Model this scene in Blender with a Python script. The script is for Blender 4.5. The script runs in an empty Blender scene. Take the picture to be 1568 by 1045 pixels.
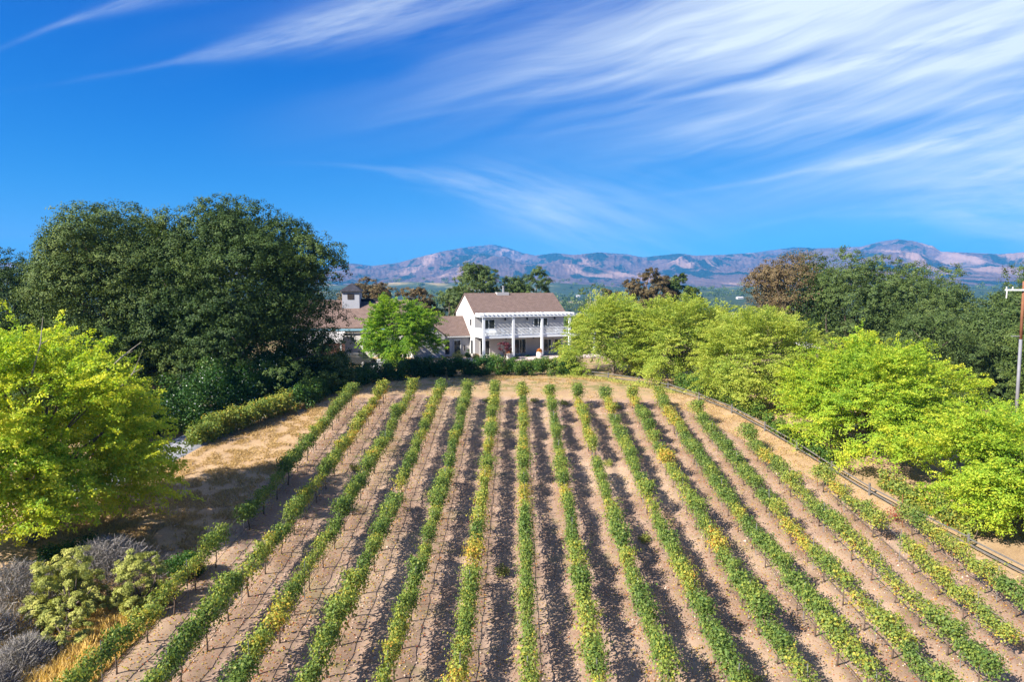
import bpy, math, random
import numpy as np
from mathutils import Vector, Matrix

# ------------------------------------------------------------------ camera, light, exposure
scene = bpy.context.scene
COL = scene.collection
R = math.radians
CAM_Z = 10.0
cam = bpy.data.cameras.new("camera"); camo = bpy.data.objects.new("camera", cam); COL.objects.link(camo)
cam.sensor_width = 36.0; cam.lens = 36.0 * 1045 / 1568
cam.clip_start = 0.5; cam.clip_end = 40000
camo.location = (0, 0, CAM_Z); camo.rotation_euler = (R(90 - 4.5), 0, 0)
scene.camera = camo
SUN_EL, SUN_A = R(36.5), R(37)
S = Vector((-math.cos(SUN_A) * math.cos(SUN_EL), -math.sin(SUN_A) * math.cos(SUN_EL), math.sin(SUN_EL)))
sl = bpy.data.lights.new("sun", 'SUN'); sl.energy = 5.0; sl.angle = R(0.5); sl.color = (1.0, 0.93, 0.82)
so = bpy.data.objects.new("sun", sl); COL.objects.link(so); so.rotation_euler = S.to_track_quat('Z', 'Y').to_euler()
scene.view_settings.view_transform = 'Standard'; scene.view_settings.look = 'None'
scene.view_settings.gamma = 1.0; scene.view_settings.exposure = 1.46
scene.cycles.max_bounces = 6; scene.cycles.diffuse_bounces = 1; scene.cycles.transparent_max_bounces = 6
scene.cycles.volume_bounces = 0


class NT:                                                            # terse node building
    def __init__(s, tree): s.t = tree; s.n = tree.nodes; s.l = tree.links
    def new(s, typ, **kw):
        nd = s.n.new(typ)
        for k, v in kw.items():
            if k == 'inp':
                for a, b in v.items():
                    if isinstance(b, bpy.types.NodeSocket): s.l.new(b, nd.inputs[a])
                    else: nd.inputs[a].default_value = b
            else: setattr(nd, k, v)
        return nd
    def math(s, op, a, b=None, c=None, clamp=False):
        nd = s.n.new('ShaderNodeMath'); nd.operation = op; nd.use_clamp = clamp
        for i, v in enumerate((a, b, c)):
            if v is None: continue
            if isinstance(v, bpy.types.NodeSocket): s.l.new(v, nd.inputs[i])
            else: nd.inputs[i].default_value = v
        return nd.outputs[0]
    def mix(s, f, a, b, mode='MIX'):
        nd = s.n.new('ShaderNodeMix'); nd.data_type = 'RGBA'; nd.blend_type = mode; nd.clamp_factor = True
        for i, v in ((0, f), (6, a), (7, b)):
            if isinstance(v, bpy.types.NodeSocket): s.l.new(v, nd.inputs[i])
            elif i == 0: nd.inputs[0].default_value = v
            else: nd.inputs[i].default_value = (*v, 1) if len(v) == 3 else v
        return nd.outputs[2]
    def noise(s, vec, scale, detail=4, rough=.55, dist=0):
        nd = s.new('ShaderNodeTexNoise', inp={'Scale': scale, 'Detail': detail, 'Roughness': rough, 'Distortion': dist})
        if vec is not None: s.l.new(vec, nd.inputs['Vector'])
        return nd.outputs['Fac']
    def ramp(s, fac, stops):
        nd = s.n.new('ShaderNodeValToRGB'); s.l.new(fac, nd.inputs[0])
        el = nd.color_ramp.elements
        while len(el) < len(stops): el.new(0.5)
        for e, (p, c) in zip(el, stops):
            e.position = p; e.color = (*c, 1) if len(c) == 3 else c
        return nd.outputs[0]
    def sstep(s, v, a, b):
        nd = s.new('ShaderNodeMapRange', interpolation_type='SMOOTHSTEP', inp={'Value': v, 'From Min': a, 'From Max': b})
        return nd.outputs[0]


# ------------------------------------------------------------------ sky: physical sky with wind-drawn cirrus by direction
world = bpy.data.worlds.new("World"); scene.world = world; world.use_nodes = True
w = NT(world.node_tree); w.n.clear()
sky = w.new('ShaderNodeTexSky', sky_type='NISHITA', sun_disc=False, sun_elevation=SUN_EL,
            sun_rotation=math.atan2(S.x, S.y), altitude=100, air_density=1.0, dust_density=0.4, ozone_density=2.5)
sc3 = w.new('ShaderNodeSeparateColor', inp={0: sky.outputs[0]}).outputs      # deep late-summer blue: channel response of the sky
chan = [w.math('MULTIPLY', w.math('POWER', w.math('MINIMUM', c_, 7.5), p_), k_) for c_, p_, k_ in zip(sc3, (3.5, 1.35, .6), (.008, .285, 1.95))]
chan[0] = w.math('MINIMUM', chan[0], 1.3)
hs = w.new('ShaderNodeCombineColor', inp={0: chan[0], 1: chan[1], 2: chan[2]})
tc = w.new('ShaderNodeTexCoord')
sep = w.new('ShaderNodeSeparateXYZ', inp={'Vector': tc.outputs['Generated']})
dx, dy, dz = sep.outputs
ay = w.math('MAXIMUM', w.math('ABSOLUTE', dy), .25)
tx = w.math('DIVIDE', dx, ay); tz = w.math('DIVIDE', dz, ay)          # direction as tangents


def streak(ang, su, sv, seed, detail, warp):
    c_, s_ = math.cos(ang), math.sin(ang)
    wn = w.noise(w.new('ShaderNodeCombineXYZ', inp={'X': w.math('MULTIPLY', tx, 1.6), 'Y': w.math('MULTIPLY', tz, 1.6), 'Z': seed}).outputs[0], 1.0, 3, .5)
    wv = w.math('MULTIPLY', w.math('SUBTRACT', wn, .5), warp)
    u = w.math('ADD', w.math('MULTIPLY', tx, c_), w.math('MULTIPLY', tz, s_))
    v = w.math('ADD', w.math('ADD', w.math('MULTIPLY', tx, -s_), w.math('MULTIPLY', tz, c_)), wv)
    vec = w.new('ShaderNodeCombineXYZ', inp={'X': w.math('MULTIPLY', u, su), 'Y': w.math('MULTIPLY', v, sv), 'Z': seed}).outputs[0]
    return w.noise(vec, 1.0, detail, .6), u, v


nA, uA, vA = streak(R(16), .55, 6.5, 4.3, 3, .2)
nB, _, _ = streak(R(15), 1.7, 52, 9.1, 8, .15)
nC, _, _ = streak(R(17), .8, 17, 2.7, 5, .22)
tex = w.math('ADD', w.math('ADD', w.math('MULTIPLY', nA, .44), w.math('MULTIPLY', nC, .30)), w.math('MULTIPLY', nB, .26))
cov = w.math('MULTIPLY', w.sstep(w.math('ADD', tx, w.math('MULTIPLY', tz, 1.3)), -.3, 1.05), w.sstep(tz, .04, .22))
big = w.sstep(w.math('ADD', tex, w.math('MULTIPLY', cov, .22)), .54, .90)
big = w.math('MULTIPLY', big, w.math('MULTIPLY_ADD', cov, .56, .26))
big = w.math('MULTIPLY', big, w.sstep(w.math('ADD', w.math('MULTIPLY', tx, .35), tz), .10, .34))
veil = w.math('MULTIPLY', cov, w.math('MULTIPLY', w.sstep(nA, .3, .7), .36))


def wisp(cx, cz, ang, hl, hw, bend, seed, amp):
    c_, s_ = math.cos(ang), math.sin(ang)
    X = w.math('SUBTRACT', tx, cx); Z = w.math('SUBTRACT', tz, cz)
    u = w.math('ADD', w.math('MULTIPLY', X, c_), w.math('MULTIPLY', Z, s_))
    v = w.math('ADD', w.math('MULTIPLY', X, -s_), w.math('MULTIPLY', Z, c_))
    v = w.math('ADD', v, w.math('MULTIPLY', w.math('MULTIPLY', u, u), bend))
    eu = w.math('POWER', 2.718, w.math('MULTIPLY', w.math('POWER', w.math('DIVIDE', w.math('ABSOLUTE', u), hl), 2.), -1))
    wid = w.math('MAXIMUM', w.math('MULTIPLY_ADD', u, hw / hl * .9, hw), .004)
    ev = w.math('POWER', 2.718, w.math('MULTIPLY', w.math('POWER', w.math('DIVIDE', w.math('ABSOLUTE', v), wid), 2.), -1))
    vec = w.new('ShaderNodeCombineXYZ', inp={'X': w.math('MULTIPLY', u, 5.), 'Y': w.math('MULTIPLY', v, 38.), 'Z': seed}).outputs[0]
    n = w.sstep(w.noise(vec, 1.0, 7, .6), .25, .75)
    return w.math('MULTIPLY', w.math('MULTIPLY', eu, ev), w.math('MULTIPLY', n, amp))


ws = [wisp(-.02, .135, R(-17), .17, .035, .5, 1.1, .5), wisp(.10, .10, R(-14), .16, .05, .3, 8.1, .40),
      wisp(-.56, .40, R(17), .13, .010, .3, 5.2, .4), wisp(-.24, .375, R(14), .26, .030, -.1, 3.3, .5),
      wisp(.60, .205, R(13.5), .24, .016, -.12, 6.3, .75), wisp(.52, .325, R(13), .30, .020, -.12, 7.7, .6), wisp(.22, .325, R(15), .26, .018, -.1, 2.9, .45),
      wisp(.74, .09, R(-9), .16, .05, .4, 4.9, .6), wisp(.66, .14, R(6), .22, .06, .2, 3.9, .5)]
acc = w.math('ADD', big, veil)
for q in ws: acc = w.math('ADD', acc, q)
acc = w.math('MINIMUM', acc, .93)
up = w.math('MULTIPLY', w.sstep(dz, -.02, .02), w.sstep(dy, -.1, .2))
acc = w.math('MULTIPLY', acc, up)
skc = w.mix(acc, hs.outputs[0], (6.9, 7.6, 7.9))
bg = w.new('ShaderNodeBackground', inp={'Color': skc, 'Strength': 0.05})
wo = w.new('ShaderNodeOutputWorld', inp={'Surface': bg.outputs[0]})

# ------------------------------------------------------------------ helpers
rng = np.random.default_rng(7)
random.seed(7)


def tag(o, label=None, cat=None, group=None, kind=None):
    if label: o['label'] = label
    if cat: o['category'] = cat
    if group: o['group'] = group
    if kind: o['kind'] = kind
    return o


def empty(name, loc, rz=0.0):
    o = bpy.data.objects.new(name, None); COL.objects.link(o)
    o.location = loc; o.rotation_euler = (0, 0, rz); o.empty_display_size = .3
    return o


def new_mat(name):
    m = bpy.data.materials.new(name); m.use_nodes = True
    t = NT(m.node_tree); t.n.clear()
    return m, t


def finish(t, col, rough=.8, bump=None, bstr=.3, bdist=.05, metal=0.0, spec=.3):
    p = t.new('ShaderNodeBsdfPrincipled')
    for k, v in (('Base Color', col), ('Roughness', rough), ('Metallic', metal), ('Specular IOR Level', spec)):
        if isinstance(v, bpy.types.NodeSocket): t.l.new(v, p.inputs[k])
        else: p.inputs[k].default_value = (*v, 1) if isinstance(v, tuple) else v
    if bump is not None:
        b = t.new('ShaderNodeBump', inp={'Strength': bstr, 'Distance': bdist, 'Height': bump})
        t.l.new(b.outputs[0], p.inputs['Normal'])
    t.new('ShaderNodeOutputMaterial', inp={'Surface': p.outputs[0]})


def plain(name, col, rough=.7, var=.15, scale=3.0, metal=0.0, bstr=.2, spec=.3):
    m, t = new_mat(name)
    g = t.new('ShaderNodeNewGeometry').outputs['Position']
    n = t.noise(g, scale, 6, .6); n2 = t.noise(g, scale * 9, 4, .6)
    f = t.math('ADD', t.math('MULTIPLY', n, .7), t.math('MULTIPLY', n2, .3))
    a = tuple(max(0, c * (1 - var)) for c in col); b = tuple(min(1, c * (1 + var)) for c in col)
    finish(t, t.ramp(f, [(.3, a), (.7, b)]), rough, n2, bstr, .02, metal, spec)
    return m


def leaf_mat(name, stops, trans=.35, rough=.5, patch=0.0):
    m, t = new_mat(name)
    at = t.new('ShaderNodeAttribute', attribute_name='tint').outputs['Fac']
    rpi = t.new('ShaderNodeNewGeometry').outputs['Random Per Island']
    f = t.math('ADD', t.math('MULTIPLY', at, .8), t.math('MULTIPLY', rpi, .2))
    if patch:
        g = t.new('ShaderNodeNewGeometry').outputs['Position']
        f = t.math('ADD', f, t.math('MULTIPLY', t.math('SUBTRACT', t.noise(g, .45, 3), .5), patch), clamp=True)
    c = t.ramp(f, stops)
    c2 = t.mix(1.0, c, (1.25, 1.2, .55), 'MULTIPLY')
    p = t.new('ShaderNodeBsdfPrincipled', inp={'Base Color': c, 'Roughness': rough, 'Specular IOR Level': .18})
    tr = t.new('ShaderNodeBsdfTranslucent', inp={'Color': c2})
    mx = t.new('ShaderNodeMixShader', inp={0: trans, 1: p.outputs[0], 2: tr.outputs[0]})
    t.new('ShaderNodeOutputMaterial', inp={'Surface': mx.outputs[0]})
    return m


def mesh_np(name, V, F, mat, parent=None, tint=None, smooth=False, attrs=None):
    """V (n,3); F (m,k) with constant k, or a list of tuples"""
    me = bpy.data.meshes.new(name)
    V = np.ascontiguousarray(V, dtype=np.float32)
    if isinstance(F, np.ndarray):
        k = F.shape[1]; m = F.shape[0]
        me.vertices.add(len(V)); me.vertices.foreach_set('co', V.ravel())
        me.loops.add(m * k); me.loops.foreach_set('vertex_index', F.astype(np.int32).ravel())
        me.polygons.add(m); me.polygons.foreach_set('loop_start', np.arange(m, dtype=np.int32) * k)
        if smooth: me.polygons.foreach_set('use_smooth', np.ones(m, dtype=bool))
        me.update(calc_edges=True)
    else:
        me.from_pydata([tuple(map(float, v)) for v in V], [], F); me.update()
        if smooth: me.polygons.foreach_set('use_smooth', np.ones(len(F), dtype=bool))
    if tint is not None:
        a = me.attributes.new('tint', 'FLOAT', 'POINT'); a.data.foreach_set('value', np.ascontiguousarray(tint, dtype=np.float32))
    for an, av in (attrs or {}).items():
        a = me.attributes.new(an, 'FLOAT', 'POINT'); a.data.foreach_set('value', np.ascontiguousarray(av, dtype=np.float32))
    if mat: me.materials.append(mat)
    o = bpy.data.objects.new(name, me); COL.objects.link(o)
    if parent: o.parent = parent
    return o


def unit(a): return a / np.maximum(np.linalg.norm(a, axis=-1, keepdims=True), 1e-9)


def leaves(P, N, size, tint, aspect=.62):
    """kite-shaped leaves folded slightly by random normals"""
    n = len(P); N = unit(N); r = rng.normal(size=(n, 3)); T = unit(r - (r * N).sum(1, keepdims=True) * N); B = np.cross(N, T)
    s = np.asarray(size).reshape(-1, 1)
    V = np.stack([P - T * s * .5, P + B * s * .5 * aspect, P + T * s * .5, P - B * s * .5 * aspect], 1).reshape(-1, 3)
    return V, np.repeat(tint, 4)


def leaf_obj(name, parts, mat, parent=None):
    V = np.concatenate([p[0] for p in parts]); t = np.concatenate([p[1] for p in parts])
    F = np.arange(len(V)).reshape(-1, 4)
    return mesh_np(name, V, F, mat, parent, tint=t)


class MB:
    """collects simple solids and links them as ONE mesh object"""
    def __init__(s): s.v = []; s.f = []
    def add(s, vs, fs):
        b = len(s.v); s.v += [tuple(map(float, q)) for q in vs]; s.f += [tuple(b + i for i in f) for f in fs]; return s
    def box(s, x0, x1, y0, y1, z0, z1):
        vs = [(x, y, z) for z in (z0, z1) for y in (y0, y1) for x in (x0, x1)]
        return s.add(vs, [(0, 2, 3, 1), (4, 5, 7, 6), (0, 1, 5, 4), (2, 6, 7, 3), (0, 4, 6, 2), (1, 3, 7, 5)])
    def tube(s, pts, rad, k=7, cap=True):
        pts = [Vector(p) for p in pts]
        if not hasattr(rad, '__len__'): rad = [rad] * len(pts)
        rings = []; ref = Vector((.3, .2, 1)).normalized()
        for i, p in enumerate(pts):
            d = (pts[min(i + 1, len(pts) - 1)] - pts[max(i - 1, 0)]).normalized()
            if abs(d.dot(ref)) > .95: ref = Vector((1, .1, .2)).normalized()
            a = d.cross(ref).normalized(); b = d.cross(a)
            rings.append([p + (a * math.cos(2 * math.pi * j / k) + b * math.sin(2 * math.pi * j / k)) * rad[i] for j in range(k)])
        vs = [q for r in rings for q in r]
        fs = [(i * k + j, i * k + (j + 1) % k, (i + 1) * k + (j + 1) % k, (i + 1) * k + j) for i in range(len(pts) - 1) for j in range(k)]
        if cap: fs += [tuple(range(k))[::-1], tuple((len(pts) - 1) * k + j for j in range(k))]
        return s.add(vs, fs)
    def lathe(s, cx, cy, prof, k=16):
        vs = [(cx + r * math.cos(2 * math.pi * j / k), cy + r * math.sin(2 * math.pi * j / k), z) for r, z in prof for j in range(k)]
        n = len(prof)
        fs = [(i * k + j, i * k + (j + 1) % k, (i + 1) * k + (j + 1) % k, (i + 1) * k + j) for i in range(n - 1) for j in range(k)]
        fs += [tuple(range(k))[::-1], tuple((n - 1) * k + j for j in range(k))]
        return s.add(vs, fs)
    def prism(s, prof, y0, y1, axis='y'):
        n = len(prof)
        if axis == 'y': vs = [(x, y0, z) for x, z in prof] + [(x, y1, z) for x, z in prof]
        else: vs = [(y0, x, z) for x, z in prof] + [(y1, x, z) for x, z in prof]
        return s.add(vs, [tuple(range(n)), tuple(range(n, 2 * n))[::-1]] + [(i, i + n, (i + 1) % n + n, (i + 1) % n) for i in range(n)])
    def build(s, name, mat, parent=None, smooth=False):
        return mesh_np(name, np.array(s.v), s.f, mat, parent, smooth=smooth)


def vnoise(x, y, seed=0):
    """smooth value noise on a lattice, vectorised"""
    xi = np.floor(x).astype(np.int64); yi = np.floor(y).astype(np.int64)
    fx = x - xi; fy = y - yi; fx = fx * fx * (3 - 2 * fx); fy = fy * fy * (3 - 2 * fy)
    def h(a, b):
        q = (a * 374761393 + b * 668265263 + seed * 974711) & 0x7fffffff
        q = ((q ^ (q >> 13)) * 1274126177) & 0x7fffffff
        return ((q ^ (q >> 16)) & 0xffff) / 65535.0
    return (h(xi, yi) * (1 - fx) + h(xi + 1, yi) * fx) * (1 - fy) + (h(xi, yi + 1) * (1 - fx) + h(xi + 1, yi + 1) * fx) * fy


def fbm(x, y, o=4, seed=0):
    r = 0; a = .5
    for i in range(o): r = r + a * vnoise(x * 2 ** i, y * 2 ** i, seed + i); a *= .5
    return r / (1 - .5 ** o)


def smooth01(v, a, b):
    t = np.clip((v - a) / (b - a), 0, 1); return t * t * (3 - 2 * t)


# ------------------------------------------------------------------ terrain height
_py = np.arange(-60, 260, .5)
_pz = np.interp(_py, [-60, 5, 15, 22, 30, 38, 48, 55, 62, 68, 75, 95, 130, 260], [-6, -5.2, -4.95, -4.75, -4.3, -3.55, -2.35, -1.3, -.35, -.08, 0, .15, 0, -6])
_k = np.exp(-np.linspace(-2, 2, 17) ** 2); _k /= _k.sum()
_pz[8:-8] = np.convolve(_pz, _k, 'valid')


def row_x(i, y): return (i + .15) * 2.44 + .00957 * y


ROW_END = {i: 61.0 for i in range(-6, 6)}
ROW_END.update({-6: 58.5, -5: 60.2, 6: 57.6, 7: 51.8, 8: 44.4, 9: 38.6})


def base_h(x, y):
    x = np.asarray(x, float); y = np.asarray(y, float)
    near = np.interp(y, _py, _pz)
    side = np.interp(x, [-80, -30, -16, 0, 15, 25, 40, 70, 120], [1.2, 1.2, .95, 0, -.5, -.6, -1.6, -4.5, -9])
    side = side * (1 - .75 * smooth01(y, 52, 72) * (x < 25) * 1.0)
    near = near + side
    r = np.hypot(x, y)
    far = np.interp(r, [130, 200, 400, 700, 1200, 2000, 3000, 3500, 12000], [-2, -9, -28, -33, -18, -2, 5, 6, 6])
    far = far + 85 * (fbm(x / 520 + 31, y / 420 + 7, 3, 5) - .5) * smooth01(r, 300, 1300)
    k = smooth01(r, 115, 210)
    return near * (1 - k) + far * k


def in_vineyard(x, y):
    i = (x - .00957 * y) / 2.44 - .15
    end = np.interp(np.clip(i, -7, 10), sorted(ROW_END), [ROW_END[q] for q in sorted(ROW_END)])
    n = (fbm(x / 2.2, y / 2.2, 3, 11) - .5) * 1.6
    e = smooth01(end + 2.2 + n - y, -.7, .9) * smooth01(i + 6.55 + n * .5, -.25, .3) * smooth01(9.7 + n * .3 - i, -.2, .25)
    return e


def ground_h(x, y, detail=True):
    x = np.asarray(x, float); y = np.asarray(y, float)
    h = base_h(x, y)
    if detail:
        v = in_vineyard(x, y)
        i = (x - .00957 * y) / 2.44 - .15
        fr = (i - np.round(i)) * 2.44
        berm = .10 * np.exp(-(fr / .42) ** 2) - .045 * np.exp(-((np.abs(fr) - .72) / .16) ** 2) + .02 * np.exp(-((np.abs(fr) - 1.15) / .2) ** 2)
        cl = (fbm(x / .55, y / .55, 3, 3) - .5)
        h = h + v * (berm * (.7 + .6 * fbm(x / 1.3, y / 3, 2, 9)) + cl * .09)
        h = h + (1 - v) * (fbm(x / 1.7, y / 1.7, 4, 21) - .5) * .17 * (1 - smooth01(np.hypot(x, y), 80, 140))
        bank = smooth01(-x, 15.5, 19) * smooth01(46 - y, 0, 12)
        h = h + bank * (fbm(x / 3.5, y / 3.5, 3, 40) - .5) * .9
    return h


def gz(x, y): return float(ground_h(np.array([x]), np.array([y]))[0])


def axis(c0, c1, step, lo, hi, g=1.11):
    mid = list(np.arange(c0, c1 + 1e-6, step)); a = []; s = step; p = c0
    while p > lo: s = min(s * g, 450); p -= s; a.append(max(p, lo))
    b = []; s = step; p = mid[-1]
    while p < hi: s = min(s * g, 450); p += s; b.append(min(p, hi))
    return np.array(a[::-1] + mid + b)


# ground material
DRIVE = [(-26.6, 38), (-24.6, 43), (-23.0, 49.5), (-21.3, 54.5), (-18.7, 62), (-17.3, 68), (-17.0, 75), (-17, 84), (-18, 90)]
gm, t = new_mat("soil_and_dry_grass")
P = t.new('ShaderNodeNewGeometry').outputs['Position']
A = lambda n: t.new('ShaderNodeAttribute', attribute_name=n).outputs['Fac']
n1 = t.noise(P, .5, 6, .6); n2 = t.noise(P, 6, 6, .65); n3 = t.noise(P, 30, 4, .6); nf = t.noise(P, .004, 6, .6)
soil = t.ramp(t.math('ADD', t.math('MULTIPLY', n1, .5), t.math('MULTIPLY', n2, .5)), [(.34, (.29, .19, .135)), (.5, (.44, .31, .23)), (.66, (.59, .445, .34))])
soil = t.mix(t.math('MULTIPLY', A('track'), t.math('MULTIPLY', n2, .9)), soil, (.60, .45, .37))
soil = t.mix(t.math('MULTIPLY', A('straw'), t.sstep(t.math('ADD', n1, t.math('MULTIPLY', n2, .5)), .68, .86)), soil, (.56, .31, .13))
soil = t.mix(t.math('MULTIPLY', A('litter'), t.sstep(n2, .53, .66)), soil, (.26, .10, .06))
soil = t.mix(t.math('MULTIPLY', t.sstep(t.noise(P, .35, 5, .65), .55, .66), .6), soil, (.34, .29, .15))
soil = t.mix(t.math('MULTIPLY', t.sstep(t.noise(P, .12, 4, .6), .50, .62), .5), soil, (.66, .50, .36))
grass = t.ramp(t.math('ADD', t.math('MULTIPLY', n1, .4), t.math('MULTIPLY', t.noise(P, 11, 5, .75), .6)), [(.33, (.38, .25, .15)), (.48, (.60, .42, .25)), (.66, (.74, .55, .35))])
grass = t.mix(t.math('MULTIPLY', A('green'), t.sstep(n1, .42, .6)), grass, (.22, .24, .07))
grass = t.mix(A('gold'), grass, (.80, .55, .24))
near = t.mix(A('soil'), grass, soil)
farc = t.ramp(nf, [(.50, (.035, .055, .03)), (.56, (.07, .09, .045)), (.64, (.30, .23, .12)), (.75, (.46, .34, .19))])
near = t.mix(1.0, near, (.62, .60, .58), 'MULTIPLY')
colr = t.mix(A('far'), near, farc)
finish(t, colr, .95, t.math('ADD', n2, t.math('MULTIPLY', n3, .5)), .35, .05, 0, .1)

gx = axis(-30, 30, .2, -9500, 9500); gy = axis(15, 80, .24, -1500, 9600)
X, Y = np.meshgrid(gx, gy); Xf, Yf = X.ravel(), Y.ravel()
Z = ground_h(Xf, Yf)
V = np.stack([Xf, Yf, Z], 1)
nx, ny = len(gx), len(gy)
idx = np.arange(nx * ny).reshape(ny, nx)
F = np.stack([idx[:-1, :-1], idx[:-1, 1:], idx[1:, 1:], idx[1:, :-1]], -1).reshape(-1, 4)
iv = in_vineyard(Xf, Yf); ii = (Xf - .00957 * Yf) / 2.44 - .15; fr = np.abs(ii - np.round(ii)) * 2.44
att = {'soil': iv, 'track': np.exp(-((fr - .78) / .22) ** 2) * (.65 + .35 * smooth01(ii, 3, 7)), 'litter': np.exp(-(fr / .5) ** 2),
       'straw': smooth01(ii, 1, 6) * np.exp(-((fr - 1.15) / .3) ** 2),
       'green': smooth01(Yf, 64, 68) * .8, 'gold': smooth01(-Xf, 12, 14.5) * smooth01(27 - Yf, 0, 4),
       'far': smooth01(np.hypot(Xf, Yf), 120, 260)}
ground = mesh_np('ground', V, F, gm, smooth=True, attrs=att)
tag(ground, kind='structure')


def strip(name, poly, width, mat, dz, kind='structure', step=.8):
    pts = []
    for a, b in zip(poly[:-1], poly[1:]):
        n = max(1, int(math.hypot(b[0] - a[0], b[1] - a[1]) / step))
        pts += [(a[0] + (b[0] - a[0]) * k / n, a[1] + (b[1] - a[1]) * k / n) for k in range(n)]
    pts.append(poly[-1]); pts = np.array(pts, float)
    for _ in range(6): pts[1:-1] = (pts[:-2] + pts[2:] + 2 * pts[1:-1]) / 4
    d = unit(np.gradient(pts, axis=0)); nrm = np.stack([-d[:, 1], d[:, 0]], 1)
    K = 9; vs = []
    for k in range(K):
        q = pts + nrm * (k / (K - 1) - .5) * width
        z = base_h(q[:, 0], q[:, 1]) + dz + (.0 if 0 < k < K - 1 else -.35)
        vs.append(np.column_stack([q, z]))
    vs = np.stack(vs, 1); n = len(pts); id2 = np.arange(n * K).reshape(n, K)
    f = np.stack([id2[:-1, :-1], id2[:-1, 1:], id2[1:, 1:], id2[1:, :-1]], -1).reshape(-1, 4)
    return tag(mesh_np(name, vs.reshape(-1, 3), f, mat, smooth=True), kind=kind)


asphalt = plain('worn_asphalt', (.30, .30, .32), .9, .2, 2)
strip('driveway', DRIVE, 3.2, asphalt, .16)

# ------------------------------------------------------------------ mountains (real relief 3.5 to 9 km away)
prof = [(-900, 402), (-200, 398), (60, 404), (200, 400), (350, 408), (470, 411), (505, 408), (540, 404), (570, 408), (610, 403), (640, 395), (680, 385), (720, 378), (755, 375), (780, 380),
        (800, 388), (820, 392), (850, 388), (880, 391), (920, 387), (960, 390), (985, 395), (1010, 392), (1040, 389), (1065, 392), (1100, 391), (1150, 388), (1180, 384),
        (1215, 379), (1250, 381), (1290, 380), (1320, 378), (1350, 370), (1375, 367), (1400, 370), (1430, 378), (1440, 386), (1490, 388), (1530, 390), (1568, 387), (1700, 392), (2400, 398)]
th = R(4.5); ct, st = math.cos(th), math.sin(th)
azs, tel = [], []
for px, py in prof:
    xx = (px - 784) / 1045; v = (522.5 - py) / 1045; yy = ct + v * st; zz = -st + v * ct
    azs.append(math.atan2(xx, yy)); tel.append(zz / math.hypot(xx, yy))
az = np.linspace(R(-58), R(58), 1500); rr = np.concatenate([np.linspace(3300, 8400, 130), np.linspace(8600, 9400, 5)])
AZ, RR = np.meshgrid(az, rr)
H = np.interp(AZ, azs, tel) * 8000 + CAM_Z
mx_, my_ = RR * np.sin(AZ), RR * np.cos(AZ)
tt = np.clip((RR - 3300) / 4700, 0, 1.3)
def ridged(x, y, o, seed):
    r = 0; a = .5
    for i in range(o): r = r + a * (1 - np.abs(2 * vnoise(x * 2 ** i, y * 2 ** i, seed + i) - 1)); a *= .5
    return r / (1 - .5 ** o)
wx = (fbm(mx_ / 900, my_ / 900, 3, 70) - .5) * 900
rg = ridged((mx_ + wx) / 520, (my_ + wx * .5) / 2100, 5, 90)
rg2 = ridged(mx_ / 1700 + 3, my_ / 1500 + 9, 4, 55)
rise = np.where(tt < 1, tt ** 1.2, 1 - (tt - 1) * 1.6)
MZ = H * rise * (1 + (rg - .62) * 1.25 * np.clip(1 - tt, 0, 1) ** .5) + (rg2 - .5) * 170 * np.exp(-((tt - .45) / .28) ** 2) + (rg - .5) * 120 * np.exp(-((tt - .6) / .25) ** 2)
tr_ = (fbm(AZ * 420, RR / 200, 4, 33) - .5) * 26
MZ = MZ + tr_ * np.clip(tt * 2, 0, 1)
lim = np.interp(AZ, azs, tel) * RR + CAM_Z + tr_ * .5 - 3                # nothing in front stands above the far ridge line
MZ = np.minimum(MZ, lim)
MZ = MZ + 4 - 30 * (1 - smooth01(tt, 0, .06))
n_, m_ = MZ.shape; idx = np.arange(n_ * m_).reshape(n_, m_)
F = np.stack([idx[:-1, :-1], idx[:-1, 1:], idx[1:, 1:], idx[1:, :-1]], -1).reshape(-1, 4)[:, ::-1]
mm, t = new_mat('mountain_scrub_and_grass')
P = t.new('ShaderNodeNewGeometry').outputs['Position']
sp = t.new('ShaderNodeSeparateXYZ', inp={'Vector': P}).outputs
warpv = t.new('ShaderNodeVectorMath', operation='MULTIPLY', inp={0: P, 1: (1, .30, .8)}).outputs[0]
wv2 = t.new('ShaderNodeVectorMath', operation='MULTIPLY', inp={0: P, 1: (1, .35, 1)}).outputs[0]
na = t.noise(warpv, .0024, 6, .6, .8); nb = t.noise(wv2, .009, 6, .65); nc = t.noise(P, .035, 3, .7)
c0 = t.ramp(t.math('ADD', t.math('MULTIPLY', nb, .6), t.math('MULTIPLY', nc, .4)), [(.38, (.12, .085, .085)), (.5, (.20, .135, .12)), (.62, (.28, .19, .16))])
right = t.math('MULTIPLY', t.sstep(sp[0], 200, 4200), .06)
tan_ = t.sstep(t.math('ADD', t.math('ADD', na, t.math('MULTIPLY', t.math('SUBTRACT', nb, .5), .12)), right), .57, .65)
c1 = t.mix(tan_, c0, t.mix(nc, (.40, .26, .20), (.56, .39, .30)))
ng = t.noise(warpv, .0042, 6, .65, .5)
grn = t.sstep(t.math('ADD', ng, t.math('MULTIPLY', t.math('SUBTRACT', nb, .5), .35)), .50, .56)
c2 = t.mix(t.math('MULTIPLY', grn, t.math('SUBTRACT', 1, t.math('MULTIPLY', tan_, .85))), c1, t.mix(nc, (.012, .03, .025), (.035, .06, .04)))
c2 = t.mix(1.0, c2, (.60, .56, .60), 'MULTIPLY')
finish(t, c2, .95, t.math('ADD', nb, nc), .6, 18, 0, .05)
mount = mesh_np('mountains', np.stack([mx_.ravel(), my_.ravel(), MZ.ravel()], 1), F, mm, smooth=True)
tag(mount, kind='structure')

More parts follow.
